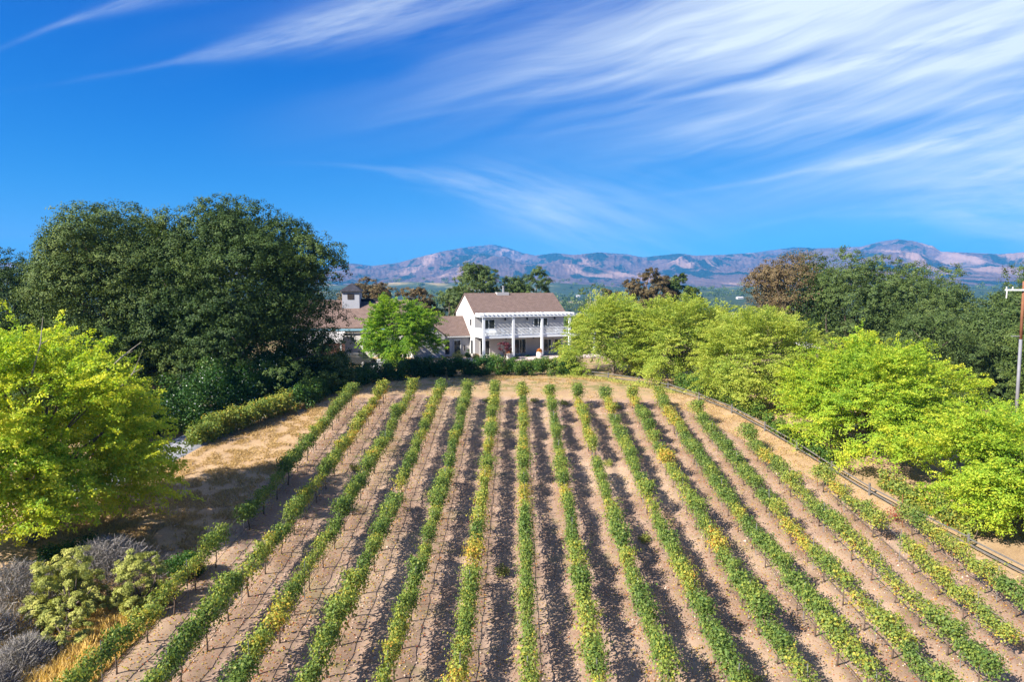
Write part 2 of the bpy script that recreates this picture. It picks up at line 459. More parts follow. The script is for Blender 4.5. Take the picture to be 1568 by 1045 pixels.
# ------------------------------------------------------------------ haze
hz, t = new_mat('thin_haze')
pv = t.new('ShaderNodeVolumePrincipled', inp={'Color': (.06, .42, 1.0, 1), 'Density': 1.05e-4, 'Anisotropy': 0.0})
t.new('ShaderNodeOutputMaterial', inp={'Volume': pv.outputs[0]})
hb = MB().box(-9800, 9800, -1600, 9900, -75, 640).build('haze', hz)
tag(hb, kind='stuff')

# ------------------------------------------------------------------ foliage builders
bark = plain('grey_brown_bark', (.13, .10, .08), .95, .35, 4, 0, .6)
bark_pale = plain('pale_lichen_bark', (.30, .27, .23), .95, .3, 4, 0, .6)
M_OAK = leaf_mat('oak_leaves', [(0, (0.013, 0.032, 0.011)), (.5, (0.048, 0.088, 0.019)), (1, (0.139, 0.181, 0.038))], .18, .6)
M_OAKL = leaf_mat('light_oak_leaves', [(0, (0.035, 0.065, 0.023)), (.5, (0.088, 0.135, 0.035)), (1, (0.199, 0.234, 0.070))], .25, .5)
M_BROWN = leaf_mat('brown_oak_leaves', [(0, (.055, .040, .022)), (.35, (.115, .092, .042)), (.7, (.185, .125, .065)), (1, (.13, .15, .05))], .2, .6)
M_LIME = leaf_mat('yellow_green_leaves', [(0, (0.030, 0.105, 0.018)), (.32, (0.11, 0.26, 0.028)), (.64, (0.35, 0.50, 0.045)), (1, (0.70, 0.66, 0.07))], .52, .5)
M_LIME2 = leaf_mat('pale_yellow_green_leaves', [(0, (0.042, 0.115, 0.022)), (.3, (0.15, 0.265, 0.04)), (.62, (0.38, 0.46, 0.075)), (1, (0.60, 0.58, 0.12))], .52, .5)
M_VINE = leaf_mat('vine_leaves', [(0, (.040, .092, .024)), (.30, (.115, .190, .045)), (.50, (.25, .31, .06)), (.68, (.50, .43, .07)), (.80, (.54, .27, .05)), (.92, (.38, .08, .045)), (1, (.20, .07, .045))], .36, .5)
M_HEDGE = leaf_mat('hedge_leaves', [(0, (0.014, 0.054, 0.012)), (.5, (0.048, 0.120, 0.022)), (.8, (0.168, 0.240, 0.036)), (1, (0.420, 0.336, 0.048))], .25, .45)
M_FLOWER = leaf_mat('white_flowers', [(0, (.7, .72, .7)), (1, (.85, .85, .82))], .2, .6)
M_COYOTE = leaf_mat('coyote_brush_leaves', [(0, (0.100, 0.138, 0.025)), (.5, (0.350, 0.375, 0.088)), (1, (0.625, 0.575, 0.175))], .25, .6)
M_DRY = leaf_mat('dry_grey_twigs', [(0, (.10, .09, .09)), (.5, (.22, .20, .19)), (1, (.38, .35, .31))], .1, .8)
M_STRAW = leaf_mat('dry_straw', [(0, (.28, .18, .08)), (.5, (.52, .36, .16)), (1, (.70, .52, .26))], .3, .7)
M_GOLD = leaf_mat('golden_grass', [(0, (.52, .33, .10)), (.5, (.74, .52, .18)), (1, (.86, .66, .30))], .3, .7)
M_PURPLE = leaf_mat('purple_maple_leaves', [(0, (.05, .012, .02)), (.5, (.12, .03, .045)), (1, (.22, .07, .09))], .3, .5)
M_ORANGE = leaf_mat('orange_flowers', [(0, (.55, .10, .02)), (1, (.85, .30, .05))], .3, .5)
M_REDV = leaf_mat('red_vine_leaves', [(0, (.16, .035, .03)), (.6, (.34, .075, .055)), (1, (.45, .28, .10))], .35, .5)


def limb_pts(a, b, sag=.12, n=5):
    a = np.array(a, float); b = np.array(b, float); L = np.linalg.norm(b - a); off = rng.normal(size=3) * L * .09
    ts = np.linspace(0, 1, n)
    return [tuple(a + (b - a) * q + off * math.sin(math.pi * q) + np.array([0, 0, -sag * L * math.sin(math.pi * q)])) for q in ts]


def woody(root, H, tips, r0, mat=bark, fork=.28, lean=(0, 0)):
    mb = MB(); top = np.array([lean[0], lean[1], H * fork])
    mb.tube([(0, 0, -.6), (0, 0, .1), (top[0] * .5, top[1] * .5, top[2] * .5), tuple(top)], [r0 * 1.5, r0 * 1.15, r0 * .95, r0 * .85], 9)
    for tp in tips:
        L = np.linalg.norm(np.array(tp) - top)
        mb.tube(limb_pts(top - np.array([0, 0, H * .03]), tp, -.06), [r0 * .55, r0 * .42, r0 * .3, r0 * .18, r0 * .06], 6)
    return mb.build('trunk', mat, root, smooth=True)


def oak(x, y, H, Rx, Ry, label, name='oak_tree', n=60000, ls=.22, mat=M_OAK, base=.12, blobs=46, seed=1, group=None, z=None, mat2=None, gaps=0.0, bk=bark, tb=0.0, extra=None, flat=.75, cat='tree'):
    global rng
    rng = np.random.default_rng(seed)
    z = gz(x, y) if z is None else z
    root = empty(name, (x, y, z)); tag(root, label, cat, group)
    cz = H * (base + (1 - base) / 2); Rz = H * (1 - base) / 2
    d = rng.normal(size=(blobs * 3, 3)); d = unit(d); d = d[d[:, 2] > (-.65 if base >= .13 else -.9)][:blobs]
    rf = rng.uniform(.52, .90, len(d))
    if base < .13:                                                     # crowns that hang to the ground keep their width low down
        lo = d[:, 2] < .1; hx = np.linalg.norm(d[:, :2], axis=1); d[lo, :2] *= (np.minimum(.97, hx[lo] + .35) / np.maximum(hx[lo], .15))[:, None]
        d[lo, 2] *= 1.35
    C = d * rf[:, None] * np.array([Rx, Ry, Rz]) * .86 + np.array([0, 0, cz])
    br = rng.uniform(.20, .36, len(d)) * min(Rx, Rz) * (1.12 - .35 * rf) * (1.14 if base < .1 else 1.0)
    if base < .1:                                                      # low outer clumps that hide the trunk
        m = 20; th_ = rng.uniform(0, 2 * math.pi, m); rr_ = rng.uniform(.5, .85, m)
        C = np.vstack([C, np.column_stack([np.cos(th_) * rr_ * Rx, np.sin(th_) * rr_ * Ry, rng.uniform(.06, .26, m) * H])]); br = np.concatenate([br, rng.uniform(.22, .32, m) * min(Rx, Rz)])
    if extra is not None:
        C = np.vstack([C, np.array([e[:3] for e in extra], float)]); br = np.concatenate([br, [e[3] for e in extra]])
    # sub-clumps on each blob's surface, leaves round each sub-clump: light and dark clumps at two scales
    per = br ** 2 / (br ** 2).sum()
    P, N, T = [], [], []
    for c, b, pr in zip(C, br, per):
        m = int(n * pr); ns = max(10, int(26 * (b / 1.8) ** 2 * 1.2)); ns = min(ns, 150)
        sd = unit(rng.normal(size=(ns * 2, 3)) + np.array([0, 0, .1])); sd = sd[np.argsort(-(sd[:, 2] + rng.random(ns * 2) * 2.6))][:ns]; sc = c + sd * b * rng.uniform(.72, 1.04, (ns, 1)) * np.array([1, 1, flat])
        k = rng.integers(0, ns, m); sr = b * .62 / math.sqrt(ns) * 1.95
        q = rng.normal(size=(m, 3)); q = unit(q) * (rng.random((m, 1)) ** .45)
        p = sc[k] + q * sr * np.array([1, 1, .75])
        P.append(p); N.append(q * .55 + sd[k] * 1.0 + rng.normal(size=(m, 3)) * .38 + np.array([0, 0, .25]))
        bt = rng.normal(0, .10); T.append(np.clip(.45 + tb + bt + rng.normal(0, .10, ns)[k] + rng.normal(0, .12, m), 0, 1))
    if base < .1 and cat == 'tree':                                    # leafy heart of the crown
        m = int(n * .35); q = unit(rng.normal(size=(m, 3))) * rng.uniform(.35, .80, (m, 1)); q[:, 2] = np.where(q[:, 2] < 0, q[:, 2] * 1.15, q[:, 2])
        q[:, :2] *= np.where(q[:, 2] < 0, 1.12, 1.0)[:, None]
        P.append(q * np.array([Rx, Ry, Rz]) * .96 + np.array([0, 0, cz])); N.append(q + rng.normal(size=(m, 3)) * .6); T.append(np.clip(.4 + tb + rng.normal(0, .12, m), 0, 1))
    P = np.concatenate(P); N = np.concatenate(N); T = np.concatenate(T)
    keep = P[:, 2] > .15
    if gaps: keep &= rng.random(len(P)) > gaps
    P, N, T = P[keep], N[keep], T[keep]
    if mat2 is not None:
        m2 = (P[:, 0] / Rx * mat2[1] + (P[:, 2] - cz) / Rz * mat2[2] + rng.normal(0, .15, len(P)) + mat2[3]) > 0
        leaf_obj('crown', [leaves(P[~m2], N[~m2], ls * rng.uniform(.7, 1.3, (~m2).sum()), T[~m2], .7)], mat, root)
        o = leaf_obj('crown', [leaves(P[m2], N[m2], ls * rng.uniform(.7, 1.3, m2.sum()), T[m2], .7)], mat2[0], root); o['label'] = mat2[4]
    else:
        leaf_obj('crown', [leaves(P, N, ls * rng.uniform(.7, 1.3, len(P)), T, .7)], mat, root)
    tips = C[rng.choice(len(C), min(len(C), 22), replace=False)]
    woody(root, H, tips, .028 * H, bk, max(base + .06, .16))
    return root


def spray_tree(x, y, H, Rr, label, n_spray=1100, per=46, ls=.19, mat=M_LIME, seed=1, base=.10, name='shade_tree', group=None, z=None, tb=0.0, sx=1.0, sl_=1.25, clumps=70):
    global rng
    rng = np.random.default_rng(seed)
    z = gz(x, y) if z is None else z
    root = empty(name, (x, y, z)); tag(root, label, 'tree', group)
    cz = H * (base + (1 - base) * .46); Rz = H * (1 - base) * .5
    cd = unit(rng.normal(size=(clumps * 2, 3)) + np.array([0, 0, .1])); cd = cd[cd[:, 2] > -.85][:clumps]
    lo = cd[:, 2] < 0; hx = np.linalg.norm(cd[:, :2], axis=1); cd[lo, :2] *= (np.minimum(1.0, hx[lo] + .3) / np.maximum(hx[lo], .15))[:, None]
    lob = .80 + .36 * vnoise(cd[:, 0] * 2.2 + seed, cd[:, 1] * 2.2 + cd[:, 2] * 2.2 + seed, seed) + .12 * rng.random(len(cd))
    sc = np.array([Rr * sx, Rr, Rz])
    CC = cd * (rng.uniform(.48, .88, len(cd)) * lob)[:, None]
    k = rng.integers(0, len(CC), n_spray)
    q = CC[k] + rng.normal(size=(n_spray, 3)) * .108
    dirn = unit(q)
    q = q * sc + np.array([0, 0, cz])
    a = unit(dirn * np.array([1, 1, .7]) + np.array([0, 0, .20]) + rng.normal(size=(n_spray, 3)) * .35)
    L = rng.uniform(.6, 1.25, n_spray) * sl_
    s = rng.random((n_spray, per)) ** .8
    lat = unit(np.cross(a, np.array([0, 0, 1.0]) + rng.normal(size=(n_spray, 3)) * .2))
    wd = rng.normal(0, 1, (n_spray, per)) * (.05 + .20 * (1 - np.abs(s - .45))) * L[:, None]
    P = q[:, None, :] + a[:, None, :] * (L[:, None] * s)[..., None] + lat[:, None, :] * wd[..., None]
    P[..., 2] -= .22 * L[:, None] * s ** 2 + np.abs(wd) * .25
    P = P + rng.normal(size=P.shape) * .05
    upv = unit(np.cross(lat, a)); upv = upv * np.sign(upv[:, 2:3] + 1e-6)
    N = upv[:, None, :] * .75 + dirn[:, None, :] * .5 + rng.normal(size=P.shape) * .5
    ct_ = rng.normal(0, .07, len(CC))[k]
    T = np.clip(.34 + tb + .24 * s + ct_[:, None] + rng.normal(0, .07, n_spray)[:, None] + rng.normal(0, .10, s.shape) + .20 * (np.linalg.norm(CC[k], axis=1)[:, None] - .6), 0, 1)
    P = P.reshape(-1, 3); N = N.reshape(-1, 3); T = T.ravel(); kp = P[:, 2] > .1; P, N, T = P[kp], N[kp], T[kp]
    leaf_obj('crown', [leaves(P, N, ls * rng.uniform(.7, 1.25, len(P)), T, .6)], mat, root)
    tips = CC[rng.choice(len(CC), min(len(CC), 30), replace=False)] * sc + np.array([0, 0, cz])
    woody(root, H, tips, .020 * H, bark, .2)
    return root


def bush(x, y, h, r, label, mat, name='shrub', n=5000, ls=.12, seed=1, group=None, cat='shrub', sx=1, sy=1, z=None, tb=0.0, flowers=0, fmat=None, blobs=14, stems=True):
    global rng
    rng = np.random.default_rng(seed)
    z = gz(x, y) if z is None else z
    root = empty(name, (x, y, z)); tag(root, label, cat, group)
    d = unit(rng.normal(size=(blobs, 3))); d[:, 2] = np.abs(d[:, 2])
    C = d * rng.uniform(.35, .75, (blobs, 1)) * np.array([r * sx, r * sy, h * .8]) + np.array([0, 0, h * .12]); br = rng.uniform(.22, .42, blobs) * min(r, h)
    k = rng.choice(blobs, n, p=br ** 2 / (br ** 2).sum())
    q = unit(rng.normal(size=(n, 3))); P = C[k] + q * br[k][:, None] * rng.uniform(.55, 1.08, (n, 1)); P += rng.normal(size=P.shape) * .04
    kp = P[:, 2] > .02; P, q, k = P[kp], q[kp], k[kp]
    T = np.clip(.45 + tb + rng.normal(0, .08, blobs)[k] + q[:, 2] * .05 + rng.normal(0, .15, len(P)), 0, 1)
    leaf_obj('foliage', [leaves(P, q + rng.normal(size=P.shape) * .6, ls * rng.uniform(.7, 1.3, len(P)), T, .6)], mat, root)
    if stems:
        for c in C[:5]: MB().tube(limb_pts((0, 0, -.1), c, 0, 4), [.035, .028, .02, .008], 5).build('stem', bark, root)
    if flowers:
        j = rng.choice(len(P), flowers); pf = P[j] + q[j] * .06
        leaf_obj('flowers', [leaves(pf, q[j] + rng.normal(size=pf.shape) * .5, rng.uniform(.07, .15, flowers), rng.random(flowers), .9)], fmat, root)['kind'] = 'stuff'
    return root


def hedge(poly, h, wd, n, label, mat, name='hedge', ls=.14, seed=3, cat='hedge', tb=0.0, base=0.0, group=None):
    global rng
    rng = np.random.default_rng(seed)
    pts = np.array(poly, float); seg = np.linalg.norm(np.diff(pts, axis=0), axis=1); cum = np.concatenate([[0], np.cumsum(seg)]); L = cum[-1]
    o0 = pts[len(pts) // 2]; zz0 = gz(*o0)
    root = empty(name, (o0[0], o0[1], zz0)); tag(root, label, cat, group)
    nb = int(L / .06)
    bs = np.linspace(0, L, nb) + rng.normal(0, .2, nb); bl = rng.normal(0, wd * .22, nb); bz = base + (h - base) * rng.uniform(.15, .86, nb); brd = rng.uniform(.28, .5, nb) * min(h, 1.6) * .75
    hh = .82 + .36 * fbm(bs / 2.5, bs * 0 + seed, 2, seed); bz *= hh
    k = rng.choice(nb, n, p=brd ** 2 / (brd ** 2).sum())
    cx = np.interp(bs, cum, pts[:, 0]); cy = np.interp(bs, cum, pts[:, 1])
    dxs = np.interp(bs + .5, cum, pts[:, 0]) - np.interp(bs - .5, cum, pts[:, 0]); dys = np.interp(bs + .5, cum, pts[:, 1]) - np.interp(bs - .5, cum, pts[:, 1])
    ln = np.hypot(dxs, dys) + 1e-6; cx = cx - dys / ln * bl; cy = cy + dxs / ln * bl
    cz = ground_h(cx, cy) + bz
    q = unit(rng.normal(size=(n, 3))); P = np.stack([cx, cy, cz], 1)[k] + q * brd[k][:, None] * rng.uniform(.5, 1.1, (n, 1)) + rng.normal(size=(n, 3)) * .05
    T = np.clip(.42 + tb + .35 * (fbm(P[:, 0] / 2.2, P[:, 1] / 2.2, 2, seed + 5) - .5) + rng.normal(0, .14, n), 0, 1)
    P = P - np.array([o0[0], o0[1], zz0])
    leaf_obj('foliage', [leaves(P, q + rng.normal(size=(n, 3)) * .6 + np.array([0, 0, .2]), ls * rng.uniform(.7, 1.3, n), T, .7)], mat, root)
    for s_ in np.arange(.5, L, 1.1):
        a = np.interp(s_, cum, pts[:, 0]); b = np.interp(s_, cum, pts[:, 1]); zq = gz(a, b) - zz0
        MB().tube([(a - o0[0], b - o0[1], zq - .1), (a - o0[0] + .1, b - o0[1], zq + h * .4), (a - o0[0] - .1, b - o0[1] + .1, zq + h * .75)], [.04, .03, .015], 5).build('stem', bark, root)
    return root


# ------------------------------------------------------------------ trees
# evergreen oaks to the left of the drive
oak(-35.6, 62, 19.0, 9.8, 8.5, 'huge dark green oak whose crown makes the left half of the big oak mass', n=186000, ls=0.152, seed=11, base=.0, blobs=84, tb=.26)
oak(-25.4, 62.5, 18.9, 11.6, 8.5, 'huge dark green oak whose crown makes the right half of the big oak mass', n=232500, ls=0.152, seed=12, base=.0, blobs=100, tb=.0)
oak(-49.5, 67, 14.6, 7.4, 6, 'very dark oak cut by the left edge of the photo, behind the yellow-green tree', n=71300, ls=0.160, seed=13, base=.0, blobs=36, tb=-.12)
oak(-33, 50, 8.6, 6.6, 4.5, 'low dark oak between the yellow-green tree and the big oaks', n=65100, ls=0.144, seed=14, base=.0, blobs=40, tb=.0)
oak(-46, 58, 9.5, 6.6, 5, 'low green oak seen above the left part of the yellow-green tree', n=52700, ls=0.144, seed=24, base=.0, blobs=36, tb=.04)
oak(-30.5, 60.5, 17.6, 5.5, 5.5, 'dark green oak filling the middle of the big oak mass, between its two halves', n=78000, ls=0.141, seed=25, base=.0, blobs=44, tb=.16)
# behind the house
oak(-24.5, 116, 13.3, 6.0, 5, 'brown-leaved oak behind the cupola of the barn', n=31000, ls=0.208, mat=M_BROWN, seed=15, base=.12, blobs=40, tb=.1, gaps=.05, z=-.5)
oak(-17.0, 118, 12.4, 4.6, 5, 'brown-leaved oak behind the yellow-green tree by the barn, right of its brown neighbour', n=23250, ls=0.208, mat=M_BROWN, seed=16, base=.12, blobs=32, tb=.02, gaps=.05, z=-.8)
oak(-6.3, 114, 15.4, 6.8, 5.5, 'olive green oak rising behind the ridge of the white house', n=46500, ls=0.192, mat=M_OAKL, seed=17, base=.14, blobs=44, tb=-.06, gaps=.1, z=-.6)
oak(2.8, 115, 15.6, 6.0, 5, 'green oak behind the chimney and right end of the house roof', n=43400, ls=0.192, mat=M_OAKL, seed=18, base=.14, blobs=40, tb=-.12, gaps=.1, z=-.8)
oak(-10.5, 119, 12.5, 4.2, 4, 'pale olive oak behind the gap left of the white gable', n=26350, ls=0.192, mat=M_OAKL, seed=19, base=.14, blobs=26, tb=.0, z=-1.5)
oak(24, 118, 15.4, 5.8, 5, 'dark brown oak above the yellow-green trees right of the house', n=34100, ls=0.200, mat=M_BROWN, seed=20, base=.3, blobs=30, tb=-.12, gaps=.1, z=-1.5)
oak(29.5, 120, 15.6, 4.2, 4.5, 'green oak standing against the right side of the dark brown oak', n=21700, ls=0.200, mat=M_OAK, seed=21, base=.3, blobs=20, tb=.15, gaps=.1, z=-1.8)
oak(16.5, 114, 11.8, 2.6, 2.6, 'small dark brown oak between the bare tree and the dark brown oak', n=10850, ls=0.200, mat=M_BROWN, seed=22, base=.45, blobs=12, tb=-.2, z=-1)
oak(13.0, 110, 12.2, 3.4, 3, 'nearly bare pale-barked tree right of the house roof', name='bare_tree', n=2325, ls=0.200, mat=M_OAKL, seed=23, base=.3, blobs=26, bk=bark_pale, z=-.6)
# the right-hand grove
oak(38.5, 92.0, 18.6, 7.7, 6.6, 'tall oak with rust brown top, left end of the grove on the right', n=80600, ls=0.176, mat=M_OAK, seed=31, base=.04, blobs=46,
    mat2=(M_BROWN, -.9, .55, -.18, 'rust brown leaves on the top and left side'), tb=.12)
oak(44.0, 88.0, 18.2, 7.2, 6.6, 'grey-green oak in the grove on the right, just right of the rust brown top', n=71300, ls=0.168, mat=M_OAKL, seed=32, base=.03, blobs=44, tb=.0)
oak(50.5, 84.0, 16.9, 8.1, 6.6, 'broad olive oak in the middle of the grove on the right', n=80600, ls=0.168, mat=M_OAKL, seed=33, base=.04, blobs=46, tb=.03)
oak(55.0, 76.0, 14.3, 6.5, 6.1, 'green oak left of the utility pole', n=65100, ls=0.160, mat=M_OAKL, seed=34, base=.02, blobs=40, tb=.0)
oak(64.0, 82.0, 18.5, 7.2, 6.6, 'tall green oak at the right edge of the photo behind the utility pole', n=65100, ls=0.160, mat=M_OAKL, seed=35, base=.04, blobs=38, tb=.0)
oak(54.0, 66.0, 11.1, 7.2, 5.5, 'low green oak at the foot of the utility pole', n=62000, ls=0.152, mat=M_OAK, seed=36, base=.0, blobs=36, tb=0.28)
oak(43.0, 70.0, 10.8, 6.3, 5.0, 'low dark green oak behind the yellow-green trees in the grove on the right', n=49600, ls=0.152, mat=M_OAKL, seed=37, base=.0, blobs=32, tb=.0)
oak(50.5, 72, 11.5, 5.6, 5.0, 'olive green oak low in the middle of the grove on the right', n=71300, ls=0.179, mat=M_OAKL, seed=38, base=.0, blobs=38, tb=.0)
oak(60, 74, 14.0, 5.5, 5.0, 'green oak filling the grove between the utility pole and the edge of the photo', n=69000, ls=0.179, mat=M_OAKL, seed=39, base=.0, blobs=38, tb=.0)
# yellow-green shade trees
spray_tree(-24.0, 33.2, 11.5, 5.4, 'big bright yellow-green tree at the left edge of the photo beside the bushes', n_spray=3300, per=72, ls=0.134, mat=M_LIME, seed=41, tb=.24, clumps=120, base=.10, sl_=1.0)
spray_tree(-14.1, 86, 8.6, 4.8, 'rounded green and yellow tree standing in front of the barn', n_spray=1700, per=64, ls=0.160, mat=M_LIME, seed=42, tb=-.12, clumps=70, base=.0, sl_=1.0)
lt = [o for o in bpy.data.objects if o.get('label', '').startswith('big bright yellow-green')][0]
for p0, p1, p2 in (((2.6, 1.0, 7.6), (4.2, 1.4, 9.2), (5.1, 1.5, 9.9)), ((3.6, .6, 6.8), (5.0, .8, 8.4), (5.5, .9, 9.6)), ((1.0, -1, 8), (1.8, -1.2, 10), (2.0, -1.2, 11.3))):
    MB().tube([p0, p1, p2], [.05, .03, .01], 5).tube([p1, (p1[0] + .5, p1[1], p1[2] + .25)], [.02, .006], 4).build('dead_branch', bark_pale, lt)
G1 = 'yellow-green trees along the rail fence'
spray_tree(11.9, 79.5, 9.6, 5.6, 'yellow-green tree half hiding the right end of the white balcony', n_spray=2100, per=64, ls=0.151, mat=M_LIME2, seed=43, base=.0, tb=.08, group=G1, clumps=90)
spray_tree(18.0, 72.5, 9.7, 5.6, 'yellow-green tree below the dark brown oak, second from the house along the fence', n_spray=2000, per=64, ls=0.151, mat=M_LIME2, seed=44, base=.0, tb=.09, group=G1, clumps=90)
spray_tree(22.8, 62.6, 9.0, 5.4, 'yellow-green tree below the rust brown oak, third from the house along the fence', n_spray=2000, per=64, ls=0.147, mat=M_LIME2, seed=45, base=.0, tb=.11, group=G1, clumps=90)
spray_tree(27.2, 50.4, 9.4, 5.8, 'large bright yellow-green tree overhanging the rail fence left of the wooden post', n_spray=3100, per=70, ls=0.139, mat=M_LIME, seed=46, base=.0, tb=.17, group=G1, clumps=120, sl_=1.1)
spray_tree(30.6, 38.6, 7.9, 5.2, 'bright yellow-green tree at the right edge of the photo, nearest along the fence', n_spray=3000, per=70, ls=0.130, mat=M_LIME, seed=47, base=.0, tb=.16, group=G1, clumps=110, sl_=1.1)

# ------------------------------------------------------------------ hedges and shrubs
hedge([(-18.2, 56.5), (-16.6, 63), (-14.7, 69.5), (-11.6, 73.5)], 2.1, 1.6, 34000, 'dark green vine-covered hedge curving along the far end of the drive', M_HEDGE, seed=51, tb=-.02)
hedge([(-22.6, 47.6), (-20.6, 51.5), (-18.6, 56)], 1.8, 1.4, 20000, 'yellowing grapevine hedge on the near stretch of the drive', M_VINE, seed=52, tb=.03, name='vine_hedge')
hedge([(-11.6, 73.8), (-6, 75.8), (-2, 76.4)], 2.2, 1.5, 30000, 'dark shaded hedge behind the field, below the round tree', M_HEDGE, seed=53, tb=-.14)
hedge([(-2, 76.4), (3, 77.2), (7.5, 77.4)], 2.1, 1.4, 24000, 'green leafy hedge in front of the white house terrace', M_HEDGE, seed=54, tb=.14)
shr = [(-28.6, 47.6, 4.8, 3.2), (-25.6, 51.0, 5.2, 3.0), (-24.6, 54.4, 5.6, 3.0), (-23.0, 57.6, 5.6, 3.0), (-21.6, 60.8, 5.4, 2.8), (-20.2, 64.2, 5.0, 2.7), (-19.2, 67.8, 4.4, 2.6), (-18.6, 71.4, 3.8, 2.5)]
lb = ['nearest', 'second', 'third', 'fourth', 'fifth', 'sixth', 'seventh', 'farthest']
for k, (x, y, h, r) in enumerate(shr):
    bush(x, y, h, r, 'dark shrub dotted with white flowers beside the drive, %s in its line' % lb[k], M_HEDGE, 'flowering_shrub', n=20000, ls=.14, seed=60 + k,
         group='white-flowering shrubs under the big oaks', tb=-.14, flowers=330, fmat=M_FLOWER, blobs=34)
GB = 'coyote brush bushes in the lower left'
CB = dict(name='brush', mat=M_COYOTE, group=GB, base=0.0, cat='shrub', flat=1.0)
oak(-18.1, 27.0, 3.1, 1.75, 1.5, 'olive green coyote brush bush, the taller left one of the pair below the yellow-green tree', n=42000, ls=.062, seed=71, blobs=20, tb=.05, **CB)
oak(-15.5, 27.6, 2.9, 1.35, 1.2, 'olive green coyote brush bush, the right one of the pair beside the first vine row', n=30000, ls=.062, seed=72, blobs=16, tb=-.02, **CB)
oak(-17.2, 25.2, 1.7, 1.2, 1.0, 'low olive coyote brush bush in front of the taller pair', n=16000, ls=.06, seed=73, blobs=12, tb=.08, **CB)
dry_lab = ['grey dry brush under the left side of the yellow-green tree', 'grey dry brush at the left edge of the photo beside the coyote brush', 'small pale dry brush at the foot of the coyote brush',
           'grey dry brush in the bottom left corner', 'shaded grey brush right behind the coyote brush pair']
for k, (x, y, h, r, tb_) in enumerate([(-20.8, 27.6, 2.0, 2.2, .05), (-20.2, 24.4, 1.6, 2.0, .0), (-17.6, 23.6, 1.0, 1.0, .2), (-17.9, 21.6, 1.0, 1.5, -.05), (-18.2, 29.8, 2.0, 2.4, -.05)]):
    global_seed = 80 + k; rng = np.random.default_rng(global_seed)
    z = gz(x, y); root = empty('dry_brush', (x, y, z)); tag(root, dry_lab[k], 'dry brush', 'dry grey brush on the left bank')
    m = 5200; c = rng.normal(size=(m, 2)) * r * .42; dd = unit(np.column_stack([c * .5 + rng.normal(size=(m, 2)) * .8, rng.uniform(.2, 1.6, m)]))
    hz_ = rng.random(m) ** .8 * h * np.exp(-(c ** 2).sum(1) / (r * r * .9)); p = np.column_stack([c, hz_])
    ln = rng.uniform(.15, .45, m)[:, None]; sd_ = unit(np.cross(dd, rng.normal(size=(m, 3)))) * .011
    Vv = np.stack([p - sd_, p + sd_, p + dd * ln + sd_ * .4, p + dd * ln - sd_ * .4], 1).reshape(-1, 3)
    mesh_np('twigs', Vv, np.arange(len(Vv)).reshape(-1, 4), M_DRY, root, tint=np.repeat(np.clip(.5 + tb_ + rng.normal(0, .2, m), 0, 1), 4))
    P = p[:2600] + rng.normal(size=(2600, 3)) * .08; P[:, 2] = np.abs(P[:, 2])
    leaf_obj('foliage', [leaves(P, rng.normal(size=P.shape), rng.uniform(.04, .09, len(P)), np.clip(.5 + tb_ + rng.normal(0, .2, len(P)), 0, 1), .4)], M_DRY, root)
bush(-15.0, 30.2, 1.5, 1.2, 'dark shaded green bush at the foot of the yellow-green tree on its right side', M_HEDGE, 'shrub', n=6000, ls=.1, seed=91, tb=-.1)
bush(-20.6, 31.2, 1.6, 2.2, 'dark green undergrowth shrub hiding the trunk of the big yellow-green tree', M_HEDGE, 'shrub', n=9000, ls=.1, seed=92, tb=-.12)

# ------------------------------------------------------------------ vineyard
rng = np.random.default_rng(100)


def vine_leaves(seed, tb, dens=1.0, hgt=1.0, redness=0.0):
    g = np.random.default_rng(seed); n = int(1550 * dens)
    y = g.uniform(-1.12, 1.12, n); prof_ = .75 + .5 * vnoise(y * 1.3 + seed, y * 0 + seed, 4)
    zt = g.beta(1.8, 1.4, n); z = .70 + .98 * hgt * prof_ * zt
    x = g.normal(0, .20, n) * (1.1 - .35 * np.abs(zt - .5)) * (.8 + .5 * vnoise(y * 1.7 + 9, y * 0 + seed, 8)) + .07 * np.sin(y * 4 + seed)
    P = np.stack([x, y, z], 1)
    for k in range(17):                                               # shoots reaching up and out
        m = 16; s = np.linspace(0, 1, m); b = np.array([g.normal(0, .12), g.uniform(-1, 1), 1.15 + .4 * g.random()]); d = np.array([g.normal(0, .5), g.normal(0, .5), g.uniform(.2, 1.0)])
        P = np.vstack([P, b + d * (s * g.uniform(.45, .8))[:, None] + np.array([0, 0, -.25]) * (s ** 2)[:, None] + g.normal(size=(m, 3)) * .04])
    n = len(P); N = np.column_stack([P[:, 0] * 2.2, g.normal(size=n) * .5, .55 + g.normal(size=n) * .35]) + g.normal(size=(n, 3)) * .35
    T = .34 + tb + .30 * (fbm(P[:, 1] * 1.2 + seed * 3, P[:, 2] * 1.6, 2, seed) - .5) + g.normal(0, .10, n) + redness * np.clip(1.2 - P[:, 2], 0, 1) * g.random(n)
    return P, N, np.clip(T, 0, 1), g


def vine_mesh(seed, tb, dens=1.0, hgt=1.0, redness=0.0):
    global rng
    P, N, T, g = vine_leaves(seed, tb, dens, hgt, redness)
    rng = g
    V, tt_ = leaves(P, N, .098 * g.uniform(.6, 1.35, len(P)), T, .85)
    return V, tt_


